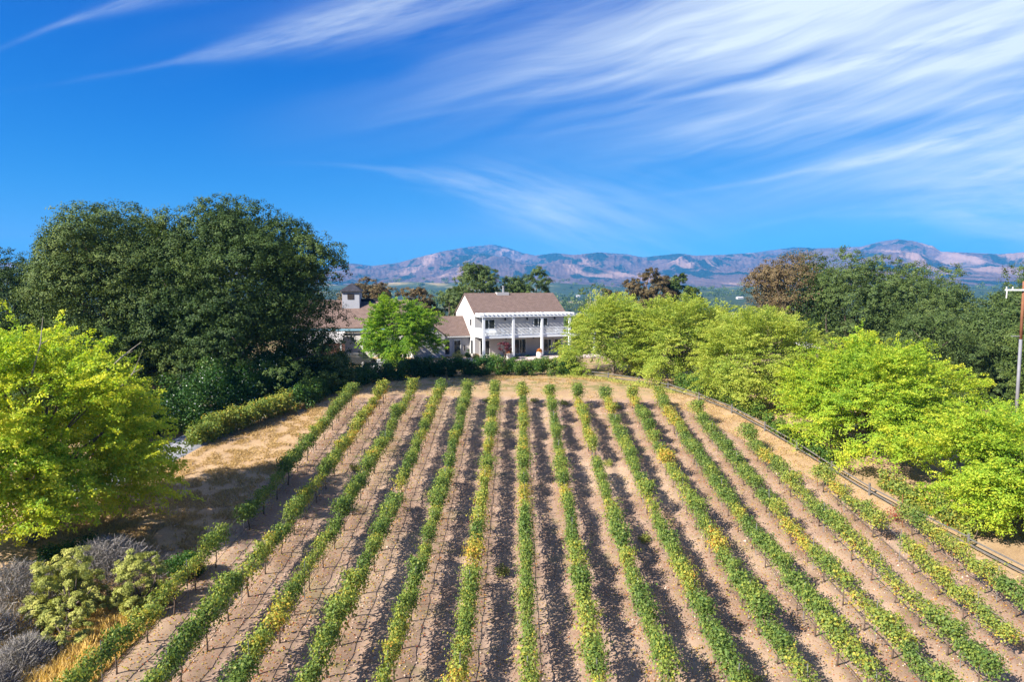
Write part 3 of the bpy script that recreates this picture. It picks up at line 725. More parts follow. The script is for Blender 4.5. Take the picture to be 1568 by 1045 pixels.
protos = {'green': [], 'yellow-green': [], 'yellow': [], 'red-tinged': [], 'thin': []}
for kname, lst in (('green', [(.0, 1.1, 1.05, .1), (-.06, 1.15, 1.08, .1), (.02, 1.0, 1.0, .3), (-.02, 1.1, .95, .2), (.03, 1.2, 1.12, .2)]),
                   ('yellow-green', [(.11, 1., 1., .4), (.14, .95, .95, .4), (.10, 1.05, 1.03, .3), (.15, .9, 1., .6)]),
                   ('yellow', [(.29, .8, .9, .5), (.27, .75, .85, .8), (.31, .8, .95, .6)]),
                   ('red-tinged', [(.22, .8, .9, 1.2), (.28, .7, .85, 1.2)]),
                   ('thin', [(.10, .45, .8, .8), (.16, .4, .75, 1.0)])):
    for j, (tb, de, hg, rd) in enumerate(lst):
        protos[kname].append(vine_mesh(200 + len(kname) * 13 + j, tb, de, hg, rd))
cane = plain('vine_wood', (.12, .085, .065), .95, .3, 12, 0, .6)
trunks = []
for j in range(5):
    g = random.Random(300 + j); mb = MB(); a = g.uniform(-.08, .08); b = g.uniform(-.08, .08)
    mb.tube([(0, 0, -.12), (a * .4, b, .2), (a, b * .5, .5), (a * .3, 0, .82)], [.050, .038, .034, .036], 6)
    for sgn in (-1, 1):
        mb.tube([(a * .3, 0, .8), (.02, sgn * .25, .88), (g.uniform(-.04, .04), sgn * .6, .87), (0, sgn * 1.0, .88)], [.034, .026, .02, .012], 5)
        for q in (.3, .55, .8, .98): mb.tube([(0, sgn * q, .87), (g.uniform(-.12, .12), sgn * q + g.uniform(-.1, .1), 1.2), (g.uniform(-.2, .2), sgn * q + g.uniform(-.15, .15), 1.6)], [.010, .007, .004], 4)
    trunks.append(mb)
fol_me = {k: [] for k in protos}; tr_me = []
ORD = ['', 'first', 'second', 'third', 'fourth', 'fifth', 'sixth', 'seventh', 'eighth', 'ninth', 'tenth', 'eleventh', 'twelfth', 'thirteenth', 'fourteenth', 'fifteenth', 'sixteenth',
       'seventeenth', 'eighteenth', 'nineteenth', 'twentieth', 'twenty-first', 'twenty-second', 'twenty-third', 'twenty-fourth', 'twenty-fifth']
trp = None
used = {}


def first_or_copy(key, maker, parent):
    """the first use links the object itself, every later use copies it"""
    if key not in used:
        used[key] = maker(); o = used[key]
    else:
        o = used[key].copy(); COL.objects.link(o)
    o.parent = parent
    return o


pick = random.Random(5)
yell_rows = {-1: .4, -5: .3, -4: .15, 8: .25, 4: .16, 2: .2, 3: .2, 5: .2, 7: .25, 9: .15, 6: .2}
steel = plain('galvanised_steel', (.33, .33, .34), .5, .2, 6, .6)
rust = plain('rusty_steel', (.24, .10, .055), .9, .3, 9, 0)
hose = plain('black_hose', (.03, .03, .032), .6, .1, 5)
count = 0
rown = 0
for i in range(-6, 10):
    rown += 1
    xe = row_x(i, 30)
    ys = max(19.8, abs(xe) / .755 - .6) if abs(xe) > 14 else (19.8 if abs(xe) > 9 else 20.4)
    ye = ROW_END[i]; k = 0; y = ye - .9; spots = []
    while y > ys: spots.append(y); y -= 2.02
    spots = spots[::-1]
    state = 'green'
    gap = gap if i > -6 else {(-6, 8), (-6, 9), (2, 8), (-5, 9), (8, 6)}
    for q, yv in enumerate(spots):
        if (i, round(yv)) in ((-6, 33), (-6, 32), (2, 46), (8, 35)) and (i, 'skipped') not in gap: gap.add((i, 'skipped')); continue
        x = row_x(i, yv); k += 1
        if pick.random() < .84 or k == 1:
            yy_ = yell_rows.get(i, .10); r = pick.random()
            mid = (i == -1 and 29 < yv < 42 and pick.random() < .75)
            if mid: state = 'yellow' if r < .75 else 'red-tinged'
            elif r < yy_ * .45: state = 'yellow'
            elif r < yy_ * .65: state = 'red-tinged'
            elif r < yy_ * .65 + .30: state = 'yellow-green'
            elif r > .90: state = 'thin'
            else: state = 'green'
            if i in (-6,) and yv > 30 and not (i == -6 and 44 < yv < 50): state = 'green'
            if i == -5 and 55 < yv < 60: state = 'red-tinged'
        if (i, q) in gap and state != 'yellow': state = 'thin'
        z = gz(x, yv); root = empty('grapevine', (x + pick.uniform(-.05, .05), yv, z), pick.choice((0, math.pi)) + pick.uniform(-.04, .04) + .0095)
        sc = pick.uniform(.92, 1.08); root.scale = (sc * pick.uniform(.66, 1.06), pick.uniform(.86, 1.0), sc * pick.uniform(.86, 1.10) * (1 if i < 6 else .93))
        if q == len(spots) - 1 and i <= 7: root.scale = (sc * 1.1, 1, 1.15)
        count += 1
        wrd = {'green': 'green', 'yellow-green': 'yellow-green', 'yellow': 'yellow', 'red-tinged': 'reddish', 'thin': 'sparse'}[state]
        tag(root, '%s grapevine, %s from the near end of the %s row from the left' % (wrd, ORD[k], ORD[rown]), 'grapevine', 'grapevines in the vineyard rows')
        j = pick.randrange(len(protos[state]))
        def mk():
            V_, t_ = protos[state][j]
            return mesh_np('foliage', V_, np.arange(len(V_)).reshape(-1, 4), M_VINE, None, tint=t_)
        first_or_copy((state, j), mk, root)
        jt = pick.randrange(5)
        first_or_copy(('trunk', jt), lambda: trunks[jt].build('trunk', cane, None, smooth=True), root)
    # row hardware
    hy0 = spots[0] - .9; hy1 = ye
    yy = np.arange(hy0, hy1, 1.0)
    def line(zoff, rad, name, mat, sag=0.0, xo=0.0):
        pts = [(row_x(i, float(a)) + xo, float(a), gz(row_x(i, float(a)), float(a)) * .5 + float(base_h(row_x(i, float(a)), float(a))) * .5 + zoff - sag * (q % 2)) for q, a in enumerate(yy)]
        return MB().tube(pts, rad, 4).build(name, mat)
    tag(line(.42, .011, 'drip_hose', hose, .03, .04), 'black drip hose strung low under the %s vine row from the left' % ORD[rown], 'hose', 'drip hoses')
    tag(line(1.35, .005, 'trellis_wire', steel), 'steel trellis wire along the %s vine row from the left' % ORD[rown], 'wire', 'trellis wires')
    pk = 0
    for a in list(np.arange(hy0 + 2.1, hy1 - 3, 6.1)) + [hy1 + .1]:
        pk += 1; a = float(a); x = row_x(i, a); end = abs(a - hy1 - .1) < .01
        o = first_or_copy(('stake', end), (lambda: MB().box(-.022, .022, -.004, .004, -.3, 1.95).box(-.004, .004, -.028, -.004, -.3, 1.95).build('vine_stake', rust)) if end else
                          (lambda: MB().box(-.018, .018, -.003, .003, -.3, 1.75).box(-.003, .003, -.024, -.003, -.3, 1.75).build('vine_stake', steel)), None)
        o.location = (x, a, gz(x, a)); o.rotation_euler = (pick.uniform(-.04, .04), pick.uniform(-.04, .04), pick.uniform(-.3, .3))
        tag(o, ('rusty steel end stake closing the far end of the %s vine row from the left' % ORD[rown]) if end else
            ('grey steel stake, %s from the near end in the %s vine row from the left' % (ORD[pk], ORD[rown])), 'stake', 'vine stakes')
print('vines', count)

# the odd red vine and its rusty stake between the right rows and the fence
rx_, ry_ = row_x(9, 39.6), 39.9
bush(rx_ + .1, ry_ - .2, 1.6, .8, 'red-leaved vine beside a rusty stake near the rail fence', M_REDV, 'red_vine', n=300, ls=.095, seed=94, cat='grapevine', blobs=9)

# weeds in the aisles
wk = ['by the far end of the fourth aisle', 'in the aisle right of the yellowest row', 'under the far end of the sixth row', 'in the right of centre aisle', 'near the fence side rows', 'in the left aisle under the tree shade',
      'at the far end of the middle aisle', 'beside the second row', 'near the far end of the right aisles', 'close to the bottom edge of the photo right of centre']
wp = [(-2.2, 61.5), (-.4, 32.5), (2.1, 61.8), (6.7, 47.5), (11.6, 32.0), (-10.4, 44.5), (4.7, 61.0), (7.2, 36.5), (9.4, 60.2), (9.1, 24.6)]
for k, (x, y) in enumerate(wp):
    bush(x, y, .55, .55, 'low grey-green weed clump ' + wk[k], M_COYOTE, 'weed_clump', n=700, ls=.07, seed=110 + k, group='weeds in the vineyard aisles', cat='weed', blobs=8, tb=-.1, stems=False)


# fallen leaves, dry grass (nobody could count them)
rng = np.random.default_rng(120)
n = 42000; xi = rng.integers(-6, 10, n); y = rng.uniform(18, 62, n); x = row_x(xi, y) + rng.normal(0, .5, n)
P = np.stack([x, y, ground_h(x, y) + .02], 1)
tag(leaf_obj('fallen_leaves', [leaves(P, np.array([0, 0, 1.]) + rng.normal(size=P.shape) * .3, rng.uniform(.04, .10, n), np.clip(rng.normal(.82, .12, n), 0, 1), .8)], M_VINE), 'dry red and brown vine leaves scattered under the rows', 'fallen leaves', kind='stuff')
cm, t = new_mat('soil_clod'); P_ = t.new('ShaderNodeNewGeometry')
finish(t, t.ramp(P_.outputs['Random Per Island'], [(0, (.26, .16, .115)), (1, (.56, .42, .34))]), .95)
n = 12000; y = rng.uniform(18, 63, n); x = rng.uniform(-16, 23, n); kp = in_vineyard(x, y) > .6; x, y = x[kp], y[kp]; n = len(x)
r = rng.uniform(.015, .055, n) * (1 + (rng.random(n) > .97) * 1.0)
oc = np.array([(1, 0, 0), (-1, 0, 0), (0, 1, 0), (0, -1, 0), (0, 0, .8), (0, 0, -.6)], float)
V = (oc[None] * r[:, None, None] * rng.uniform(.7, 1.3, (n, 6, 1))) + np.stack([x, y, ground_h(x, y) + .01], 1)[:, None]
fc = np.array([(0, 2, 4), (2, 1, 4), (1, 3, 4), (3, 0, 4), (2, 0, 5), (1, 2, 5), (3, 1, 5), (0, 3, 5)])
F = (fc[None] + (np.arange(n) * 6)[:, None, None]).reshape(-1, 3)
tag(mesh_np('soil_clods', V.reshape(-1, 3), F, cm), 'clods of pale soil strewn between the vines', 'clods', kind='stuff')


def blades(name, x, y, h, mat, label, lean=.35, wid=.012, tb=0.0):
    n = len(x); z = ground_h(x, y)
    b = np.stack([x, y, z - .02], 1); hh = h * rng.uniform(.5, 1.3, n); d = np.stack([rng.normal(0, lean, n) * hh, rng.normal(0, lean, n) * hh, hh], 1)
    a = rng.uniform(0, 2 * math.pi, n); s = np.stack([np.cos(a), np.sin(a), a * 0], 1) * wid
    V = np.stack([b - s, b + s, b + d * .6 + s * .7, b + d + s * .1], 1).reshape(-1, 3); V2 = V.reshape(n, 4, 3); V2[:, 3, :2] += rng.normal(0, .03, (n, 2))
    o = mesh_np(name, V2.reshape(-1, 3), np.arange(4 * n).reshape(-1, 4), mat, tint=np.repeat(np.clip(.5 + tb + rng.normal(0, .22, n), 0, 1), 4))
    return tag(o, label, 'grass', kind='stuff')


def scatter(n, x0, x1, y0, y1, f):
    x = rng.uniform(x0, x1, n); y = rng.uniform(y0, y1, n); k = f(x, y) > rng.random(n); return x[k], y[k]


x, y = scatter(230000, -28, -11, 26, 72, lambda x, y: (1 - in_vineyard(x, y)) * (x < row_x(-6, y) - .6) * (x > np.interp(y, [p[1] for p in DRIVE], [p[0] for p in DRIVE]) + 1.7) * smooth01(fbm(x / .7, y / .7, 4, 60), .36, .56))
blades('dry_grass', x, y, .17, M_STRAW, 'dry straw-coloured grass on the strip between the drive and the first vine row', .8, .012)
x, y = scatter(150000, 8, 31, 25, 78, lambda x, y: (1 - in_vineyard(x, y)) * (x > row_x(5, y)) * (x < np.interp(y, [27, 33.5, 38, 44, 50, 58.5, 71, 77], [27.2, 26, 25, 23.5, 22.5, 20.6, 14.5, 9.5])) * smooth01(fbm(x / .9, y / .9, 3, 61), .4, .6))
blades('dry_grass', x, y, .13, M_STRAW, 'dry straw-coloured grass between the vineyard and the rail fence', .8, .012, .1)
x, y = scatter(60000, -14, 12, 63, 76.5, lambda x, y: smooth01(fbm(x / 1.1, y / 1.1, 3, 62), .42, .7) * (.15 + smooth01(y, 69, 75)))
blades('dry_grass', x, y, .2, M_STRAW, 'sparse dry grass on the turning strip in front of the hedge', .6, .012)
x, y = scatter(90000, -21, -11, 17, 28.5, lambda x, y: (x < row_x(-6, y) - .5) * smooth01(28.5 - y, 0, 3) * smooth01(fbm(x / 1.2, y / 1.2, 3, 63), .25, .55))
blades('golden_grass', x, y, .38, M_GOLD, 'tall golden dry grass in the bottom left corner', .35, .010)
x, y = scatter(60000, 5, 24, 66, 80, lambda x, y: (abs(y - np.interp(x, [5, 8.5, 13.6, 20], [77, 76, 70, 60])) < 1.6) * .5)
blades('green_grass', x, y, .3, M_COYOTE, 'greenish grass growing along the foot of the far fence', .4, .012, .1)

# ------------------------------------------------------------------ rail fence
wood_grey = plain('weathered_grey_wood', (.12, .112, .108), .9, .3, 5, 0, .5)
FL = [(8.0, 77.4), (10.6, 74.6), (13.4, 71.4), (15.6, 67.6), (17.6, 63.6), (19.4, 59.6), (20.8, 55.4), (21.7, 51.2), (22.5, 47.2), (23.2, 43.4), (24.1, 39.9), (25.0, 36.4), (25.9, 33.0), (26.9, 29.6)]
fr_ = empty('rail_fence', (FL[0][0], FL[0][1], gz(*FL[0]))); tag(fr_, 'low weathered grey rail fence curving under the yellow-green trees', 'fence')
fz = gz(*FL[0]); rnd = random.Random(9)
for k, (x, y) in enumerate(FL):
    z = gz(x, y) - fz; lx, ly = x - FL[0][0], y - FL[0][1]
    MB().tube([(lx, ly, z - .3), (lx + .01, ly, z + .5), (lx + rnd.uniform(-.03, .03), ly, z + .8)], [.08, .075, .07], 8).build('post', wood_grey, fr_)
    if k:
        px_, py_ = FL[k - 1]; z0 = gz(px_, py_) - fz; a = (px_ - FL[0][0], py_ - FL[0][1])
        for hh in (.26, .60):
            j0, j1 = rnd.uniform(-.05, .05), rnd.uniform(-.05, .05)
            MB().tube([(a[0], a[1], z0 + hh + j0), ((a[0] + lx) / 2, (a[1] + ly) / 2, (z0 + z) / 2 + hh - .02), (lx, ly, z + hh + j1)], [.045, .05, .042], 6).build('rail', wood_grey, fr_)
hedge([(24.6, 44.6), (25.4, 41.2), (26.3, 37.6)], 1.3, .9, 8000, 'yellow-green vine growing along the rail fence between the two nearest trees', M_VINE, 'fence_vine', seed=57, cat='grapevine', tb=.08)
hedge([(16.9, 68.6), (19.2, 63.6), (21.3, 57.6)], 1.6, 1.2, 14000, 'leafy vines behind the rail fence between the second and third fence trees', M_HEDGE, 'fence_vine', seed=58, cat='grapevine', tb=.22)

hedge([(21.3, 56.4), (22.2, 52.4), (23.0, 48.0)], 1.2, .9, 8000, 'leafy vines behind the rail fence beside the large bright fence tree', M_HEDGE, 'fence_vine', seed=59, cat='grapevine', tb=.26)

# ------------------------------------------------------------------ house
white = plain('white_stucco', (.47, .45, .44), .9, .08, .8)
wood_white = plain('white_painted_wood', (.70, .74, .78), .55, .04, 2)
frame_m = plain('white_window_frame', (.62, .62, .61), .5, .03, 2)


def roof_mat(name, a, b):
    m, t = new_mat(name)
    tc_ = t.new('ShaderNodeTexCoord').outputs['Object']
    br = t.new('ShaderNodeTexBrick', inp={'Vector': tc_, 'Color1': (*a, 1), 'Color2': (*b, 1), 'Mortar': (a[0] * .5, a[1] * .5, a[2] * .5, 1), 'Scale': 1.0, 'Mortar Size': .012, 'Brick Width': .34, 'Row Height': .20})
    n = t.noise(tc_, 1.2, 5, .6); c = t.mix(t.math('MULTIPLY', n, .5), br.outputs[0], tuple(q * .7 for q in b))
    finish(t, c, .95, br.outputs['Fac'], .4, .03)
    return m


shingle = roof_mat('brown_shingles', (.135, .092, .078), (.20, .138, .118))
glass, t = new_mat('dark_window_glass')
g_ = t.new('ShaderNodeNewGeometry').outputs['Position']
finish(t, t.ramp(t.noise(g_, .9, 2), [(.35, (.012, .014, .016)), (.65, (.05, .055, .06))]), .06, None, 0, 0, 0, .6)
lampm = plain('dark_bronze', (.05, .04, .035), .5, .1, 4, .5)
HX, HY, HZ, HA = -5.2, 95.0, .12, R(23)
hs_ = empty('house', (HX, HY, HZ), HA); tag(hs_, 'white two-storey house with brown shingle roof and a full-width balcony', 'house')


def hw(lx, ly, lz=0):
    return (HX + lx * math.cos(HA) - ly * math.sin(HA), HY + lx * math.sin(HA) + ly * math.cos(HA), HZ + lz)


L, D, EZ, RZ = 13.9, 8.2, 6.15, 8.85
mb = MB(); mb.prism([(0, -.5), (D, -.5), (D, EZ), (D / 2, RZ), (0, EZ)], 0, L, 'x'); mb.build('wall', white, hs_)
def gable_roof(par, x0, x1, y0, y1, ez, rz, ov, th_, axis_='x', mat=shingle, name='roof'):
    ym = (y0 + y1) / 2; s = (rz - ez) / (ym - y0); e0 = ez - ov * s; mb = MB()
    p1 = [(y0 - ov, e0 + .03), (ym, rz + .03), (y1 + ov, e0 + .03), (y1 + ov, e0 + .03 + th_), (ym, rz + .03 + th_ * 1.1), (y0 - ov, e0 + .03 + th_)]
    mb.prism(p1, x0, x1, axis_)
    return mb.build(name, mat, par)
r_ = gable_roof(hs_, -.12, L + .3, 0, D, EZ, RZ, .28, .16)
MB().box(4.8, 6.7, D / 2 - .5, D / 2 + .3, RZ - .2, RZ + .30).build('roof_platform', white, r_)
MB().tube([(6.0, D / 2, RZ), (6.0, D / 2, RZ + 1.15)], .15, 10).tube([(6.0, D / 2, RZ + 1.1), (6.0, D / 2, RZ + 1.25)], .22, 10).build('chimney', steel, r_)
MB().box(-.12, L + .3, -.36, -.28, EZ - .32, EZ - .10).build('gutter', frame_m, hs_)


def opening(par, x, z, wd, h, leaves_=2, name='window', yw=0.0, face='front', handle=False, mull=False):
    """a framed opening standing proud of the wall; local x,z with y outward negative"""
    def tr(b):
        if face == 'side': b.v = [(yw + q[1], -q[0], q[2]) for q in b.v]
        else: b.v = [(q[0], q[1] + yw, q[2]) for q in b.v]
        return b
    f = .09; m = MB()
    m.box(x, x + wd, -.07, -.003, z + h - f, z + h); m.box(x, x + wd, -.075, -.003, z, z + f)
    for k in range(leaves_ + 1):
        xx = x + (wd - f) * k / leaves_; m.box(xx, xx + f, -.072, -.003, z + f, z + h - f)
    m.box(x - .06, x + wd + .06, -.05, -.003, z + h + .002, z + h + .1)
    fo = tr(m).build(name, frame_m, par)
    for k in range(leaves_):
        a = x + (wd - f) * k / leaves_ + f; b = x + (wd - f) * (k + 1) / leaves_
        tr(MB().box(a + .004, b - .004, -.03, -.006, z + f + .004, z + h - f - .004)).build('pane', glass, fo)
        if mull: tr(MB().box(a + .004, b - .004, -.05, -.035, z + h * .5, z + h * .5 + .03)).build('muntin', frame_m, fo)
    if handle: tr(MB().box(x + wd / 2 - .1, x + wd / 2 - .06, -.13, -.072, z + .95, z + 1.1)).build('handle', lampm, fo)
    return fo


opening(hs_, 1.15, 3.36, 1.9, 2.05, 2, 'french_door', handle=True)
opening(hs_, 9.0, 4.25, 2.3, 1.25, 3, 'window')
opening(hs_, .75, .32, 1.5, 2.15, 2, 'french_door', handle=True)
opening(hs_, 5.75, .32, 2.1, 2.2, 2, 'french_door', handle=True)
opening(hs_, 10.6, .5, 1.3, 1.9, 1, 'window')
opening(hs_, 12.3, .5, 1.3, 1.9, 1, 'window')
opening(hs_, -2.0, 4.4, .9, 1.1, 1, 'window', yw=0, face='side')
opening(hs_, -1.6, .4, 1.1, 2.1, 1, 'window', yw=0, face='side')
for x, z in ((4.5, 5.25), (7.9, 5.25), (12.3, 5.25), (4.6, 2.55), (8.9, 2.55)):
    MB().box(x, x + .16, -.2, -.003, z, z + .28).box(x + .03, x + .13, -.24, -.18, z - .08, z).build('wall_lamp', lampm, hs_)
# balcony: deck, posts, beams, slats, railing
DP = -3.1
bal = MB().box(-.1, L + .3, DP - .12, -.01, 3.0, 3.26).box(-.12, L + .32, DP - .16, DP - .122, 2.92, 3.3); bal = bal.build('balcony', wood_white, hs_)
PX = [.1, 4.45, 8.8, 13.15, 17.2]
for k, x in enumerate(PX[:5]):
    y = DP - .12
    MB().box(x - .16, x + .16, y - .20, y - .045 + .06, -.4, 6.3).box(x - .21, x + .21, y - .25, y + .06, 6.3, 6.42).box(x - .2, x + .2, y - .24, y + .06, -.4, .35).build('post', wood_white, bal)
MB().box(-.5, 18.0, DP - .42, DP - .33, 5.82, 6.14).box(-.5, 18.0, DP - .09, DP - .02, 5.82, 6.14).build('pergola_beam', wood_white, bal)
MB().box(PX[3], 17.3, DP - .40, DP - .18, 2.95, 3.25).build('beam', wood_white, bal)
sm = MB()
for x in np.arange(.0, 14.2, .62): sm.box(x, x + .15, DP - .5, -.30, 6.15, 6.32)
sm.build('pergola_slats', wood_white, bal)
cm_ = MB()
for x in (1.6, 5.9, 10.3): cm_.box(x, x + .09, DP, -.03, 5.86, 6.06)
cm_.build('pergola_rafters', wood_white, bal)
MB().box(-.08, .04, DP, -.02, 5.82, 6.1).build('side_beam', wood_white, bal)
for k in range(3):
    a, b = PX[k] + .18, PX[k + 1] - .18; rm = MB().box(a, b, DP - .22, DP - .14, 4.22, 4.30).box(a, b, DP - .21, DP - .15, 3.40, 3.46)
    for x in np.arange(a + .08, b, .19): rm.box(x, x + .035, DP - .197, DP - .163, 3.46, 4.22)
    rm.build('railing', wood_white, bal)
rm = MB().box(-.06, .0, DP, -.02, 4.22, 4.30).box(-.06, .0, DP, -.02, 3.40, 3.46)
for y in np.arange(DP + .1, -.1, .14): rm.box(-.05, -.01, y, y + .035, 3.46, 4.22)
rm.build('railing', wood_white, bal)
# single-storey wing to the left, with a small cross gable
MB().prism([(2.2, -.5), (8.0, -.5), (8.0, 3.2), (5.1, 5.55), (2.2, 3.2)], -9.0, -.004, 'x').build('wing_wall', white, hs_)
gable_roof(hs_, -9.0, -.006, 2.2, 8.0, 3.2, 5.55, .35, .14, name='wing_roof')
MB().box(-9, -.02, 1.78, 1.86, 2.84, 3.0).build('wing_gutter', frame_m, hs_)
MB().prism([(-8.6, -.5), (-4.2, -.5), (-4.2, 3.2), (-6.4, 4.9), (-8.6, 3.2)], .4, 4.6, 'y').build('cross_gable_wall', white, hs_)
gable_roof(hs_, .2, 4.9, -8.6, -4.2, 3.2, 4.9, .3, .13, 'y', name='cross_gable_roof')
opening(hs_, -3.9, .35, 1.0, 2.1, 1, 'french_door', yw=2.2, handle=True)
opening(hs_, -2.4, .35, 1.1, 2.1, 1, 'french_door', yw=2.2)
MB().box(-.9, -.78, 1.95, 2.19, .9, 1.7).build('wall_lamp', lampm, hs_)
# paved terrace
pav = plain('pale_pink_paving', (.52, .42, .38), .9, .15, 2)
tx0 = MB().box(-11, 19, -6.2, -.02, -.5, .16); tx0.v = [hw(*q) for q in tx0.v]; tag(tx0.build('terrace', pav), kind='structure')

# furniture on the balcony
def deck_chair(lx, ly, rz, label):
    p = hw(lx, ly, 3.27); r = empty('balcony_chair', p, HA + rz); tag(r, label, 'chair', 'white chairs on the balcony')
    MB().box(-.24, .24, -.22, .24, .42, .46).build('seat', wood_white, r)
    b = MB()
    for k in range(5): b.box(-.24 + k * .108, -.20 + k * .108, .22, .25, .5, .98)
    b.box(-.26, .26, .215, .255, .94, 1.0).build('backrest', wood_white, r)
    for sx_ in (-1, 1):
        for sy_ in (-1, 1): MB().box(sx_ * .22 - .02, sx_ * .22 + .02, sy_ * .2 - .02, sy_ * .2 + .02, 0, .418).build('leg', wood_white, r)
    return r
dl = ['leftmost white chair on the balcony, by the left french door', 'white chair left of the round balcony table', 'white chair right of the round balcony table', 'white chair in front of the balcony window', 'rightmost white chair on the balcony']
for (lx, ly, rz), l_ in zip([(3.6, -1.8, .4), (5.3, -2.0, 1.5), (7.4, -2.0, -1.5), (9.6, -1.9, .2), (11.9, -1.9, -.3)], dl): deck_chair(lx, ly, rz, l_)
tb_ = empty('balcony_table', hw(6.35, -2.0, 3.27)); tag(tb_, 'round white table in the middle of the balcony', 'table')
MB().lathe(0, 0, [(.0, .70), (.55, .70), (.55, .74), (.0, .74)], 20).build('tabletop', wood_white, tb_)
MB().lathe(0, 0, [(.28, 0), (.28, .03), (.04, .06), (.04, .698)], 12).build('pedestal', wood_white, tb_)
lo = empty('balcony_bench', hw(1.6, -2.2, 3.27), HA); tag(lo, 'long white bench on the balcony below the left french door', 'bench')
MB().box(-.9, .9, -.25, .25, .38, .44).build('seat', wood_white, lo)
MB().box(-.9, .9, .25, .29, .46, .86).build('backrest', wood_white, lo)
for sx_ in (-.8, .8): MB().box(sx_ - .04, sx_ + .04, -.22, .22, 0, .378).build('leg', wood_white, lo)
# planters
ceramic = plain('white_glazed_pot', (.66, .66, .66), .4, .08, 3)
for k, (lx, l_) in enumerate(((3.6, 'white urn of orange flowers at the foot of the second balcony post'), (8.1, 'white urn of orange flowers at the foot of the third balcony post'))):
    r = empty('flower_urn', hw(lx, -4.0, .04)); tag(r, l_, 'planter', 'flower urns on the terrace')
    MB().lathe(0, 0, [(.26, 0), (.30, .04), (.42, .35), (.45, .6), (.38, .82), (.42, .86), (.42, .9), (.34, .9), (.30, .8)], 18).build('pot', ceramic, r, smooth=True)
    rng = np.random.default_rng(140 + k); q = unit(rng.normal(size=(500, 3))); q[:, 2] = abs(q[:, 2]); P = q * np.array([.42, .42, .5]) * rng.uniform(.5, 1, (500, 1)) + np.array([0, 0, .88])
    leaf_obj('foliage', [leaves(P, q, rng.uniform(.08, .14, 500), rng.random(500) * .8, .7)], M_HEDGE, r)
    leaf_obj('flowers', [leaves(P[:220] + q[:220] * .06, q[:220], rng.uniform(.08, .14, 220), rng.random(220), .9)], M_ORANGE, r)['kind'] = 'stuff'
p = hw(2.6, -4.7); oak(p[0], p[1], 2.9, 1.35, 1.2, 'small purple-leaved maple on the terrace by the first balcony post', 'maple_tree', n=2600, ls=.13, mat=M_PURPLE, base=.22, blobs=18, seed=150, z=.1)
for k, (lx, ly, h, r, mt, l_, tb) in enumerate([(-2.9, -1.2, 1.7, .95, M_COYOTE, 'pale yellow-green shrub in front of the house wing', .25), (-1.2, -.4, 1.8, .7, M_HEDGE, 'dark clipped shrub beside the left wall of the house', -.1),
                                                (-.7, -2.2, 1.6, .65, M_GOLD, 'orange-yellow shrub at the front left corner of the house', -.1), (.6, -4.6, 1.4, 1.0, M_LIME, 'bright green shrub left of the first balcony post', .0),
                                                (4.0, -5.0, .7, .7, M_HEDGE, 'low green plant between the maple and the left flower urn', .1), (6.9, -2.6, .5, .5, M_HEDGE, 'small green plant on the terrace between the two urns', 0)]):
    p = hw(lx, ly); bush(p[0], p[1], h, r, l_, mt, 'shrub', n=1500, ls=.11, seed=160 + k, z=.05, tb=tb, blobs=12)

# ------------------------------------------------------------------ barn with cupola, car
slate = roof_mat('dark_slate_shingles', (.022, .022, .032), (.045, .045, .06))
bn = empty('barn', (-30, 93, .1), R(3)); tag(bn, 'white barn with brown shingle roof and a square cupola', 'barn')
MB().prism([(0, -.5), (9, -.5), (9, 4.6), (4.5, 7.9), (0, 4.6)], 0, 15, 'x').build('wall', white, bn)
rb = gable_roof(bn, -.3, 15.4, 0, 9, 4.6, 7.9, .45, .16)
blue = plain('blue_grey_fascia', (.16, .30, .38), .7, .1, 3)
MB().box(-.3, 15.4, -.54, -.46, 3.98, 4.26).build('fascia', blue, bn)
cx0, cy0 = 6.25, 2.9
cu = MB().box(cx0, cx0 + 2.4, cy0, cy0 + 2.4, 6.2, 9.35).build('cupola', plain('pale_grey_boards', (.30, .31, .35), .8, .08, 2), rb)
ap = (cx0 + 1.2, cy0 + 1.2, 10.55); o_ = .38
MB().add([(cx0 - o_, cy0 - o_, 9.353), (cx0 + 2.4 + o_, cy0 - o_, 9.353), (cx0 + 2.4 + o_, cy0 + 2.4 + o_, 9.353), (cx0 - o_, cy0 + 2.4 + o_, 9.353), ap], [(0, 1, 4), (1, 2, 4), (2, 3, 4), (3, 0, 4), (3, 2, 1, 0)]).build('cupola_roof', slate, rb)
opw = MB().box(cx0 + .75, cx0 + 1.65, cy0 - .06, cy0 - .003, 8.2, 9.0).build('cupola_window', lampm, rb)
MB().box(6.25 + 2.403, 12.4, 4.2, 4.8, 7.75, 8.28).build('ridge_vent', slate, rb)
lean = MB().add([(2.4, -3.0, 2.6), (7.2, -3.0, 2.6), (7.2, -.56, 3.9), (2.4, -.56, 3.9), (2.4, -3.0, 2.5), (7.2, -3.0, 2.5), (7.2, -.56, 3.8), (2.4, -.56, 3.8)],
                [(0, 1, 2, 3), (7, 6, 5, 4), (0, 4, 5, 1), (1, 5, 6, 2), (2, 6, 7, 3), (3, 7, 4, 0)]).build('lean_to_roof', white, bn)
redw = plain('reddish_brown_boards', (.10, .045, .035), .85, .35, 2.5)
dm = MB()
for k in range(16): dm.box(4.4 + k * .2, 4.58 + k * .2, -2.92, -2.86 + .02 * (k % 2), -.3, 2.45)
dm.build('board_fence_panel', redw, bn)
for x in (2.5, 7.0): MB().box(x, x + .16, -2.95, -2.79, -.3, 2.48).build('lean_to_post', wood_white, bn)
opening(bn, 9.4, 1.0, 1.2, 1.3, 2, 'window')
opening(bn, 12.2, .1, 2.2, 2.4, 2, 'door')
paint = plain('dark_car_paint', (.02, .025, .03), .25, .1, 1, .3, 0, .6); tyre = plain('tyre_rubber', (.02, .02, .02), .9, .1, 5)
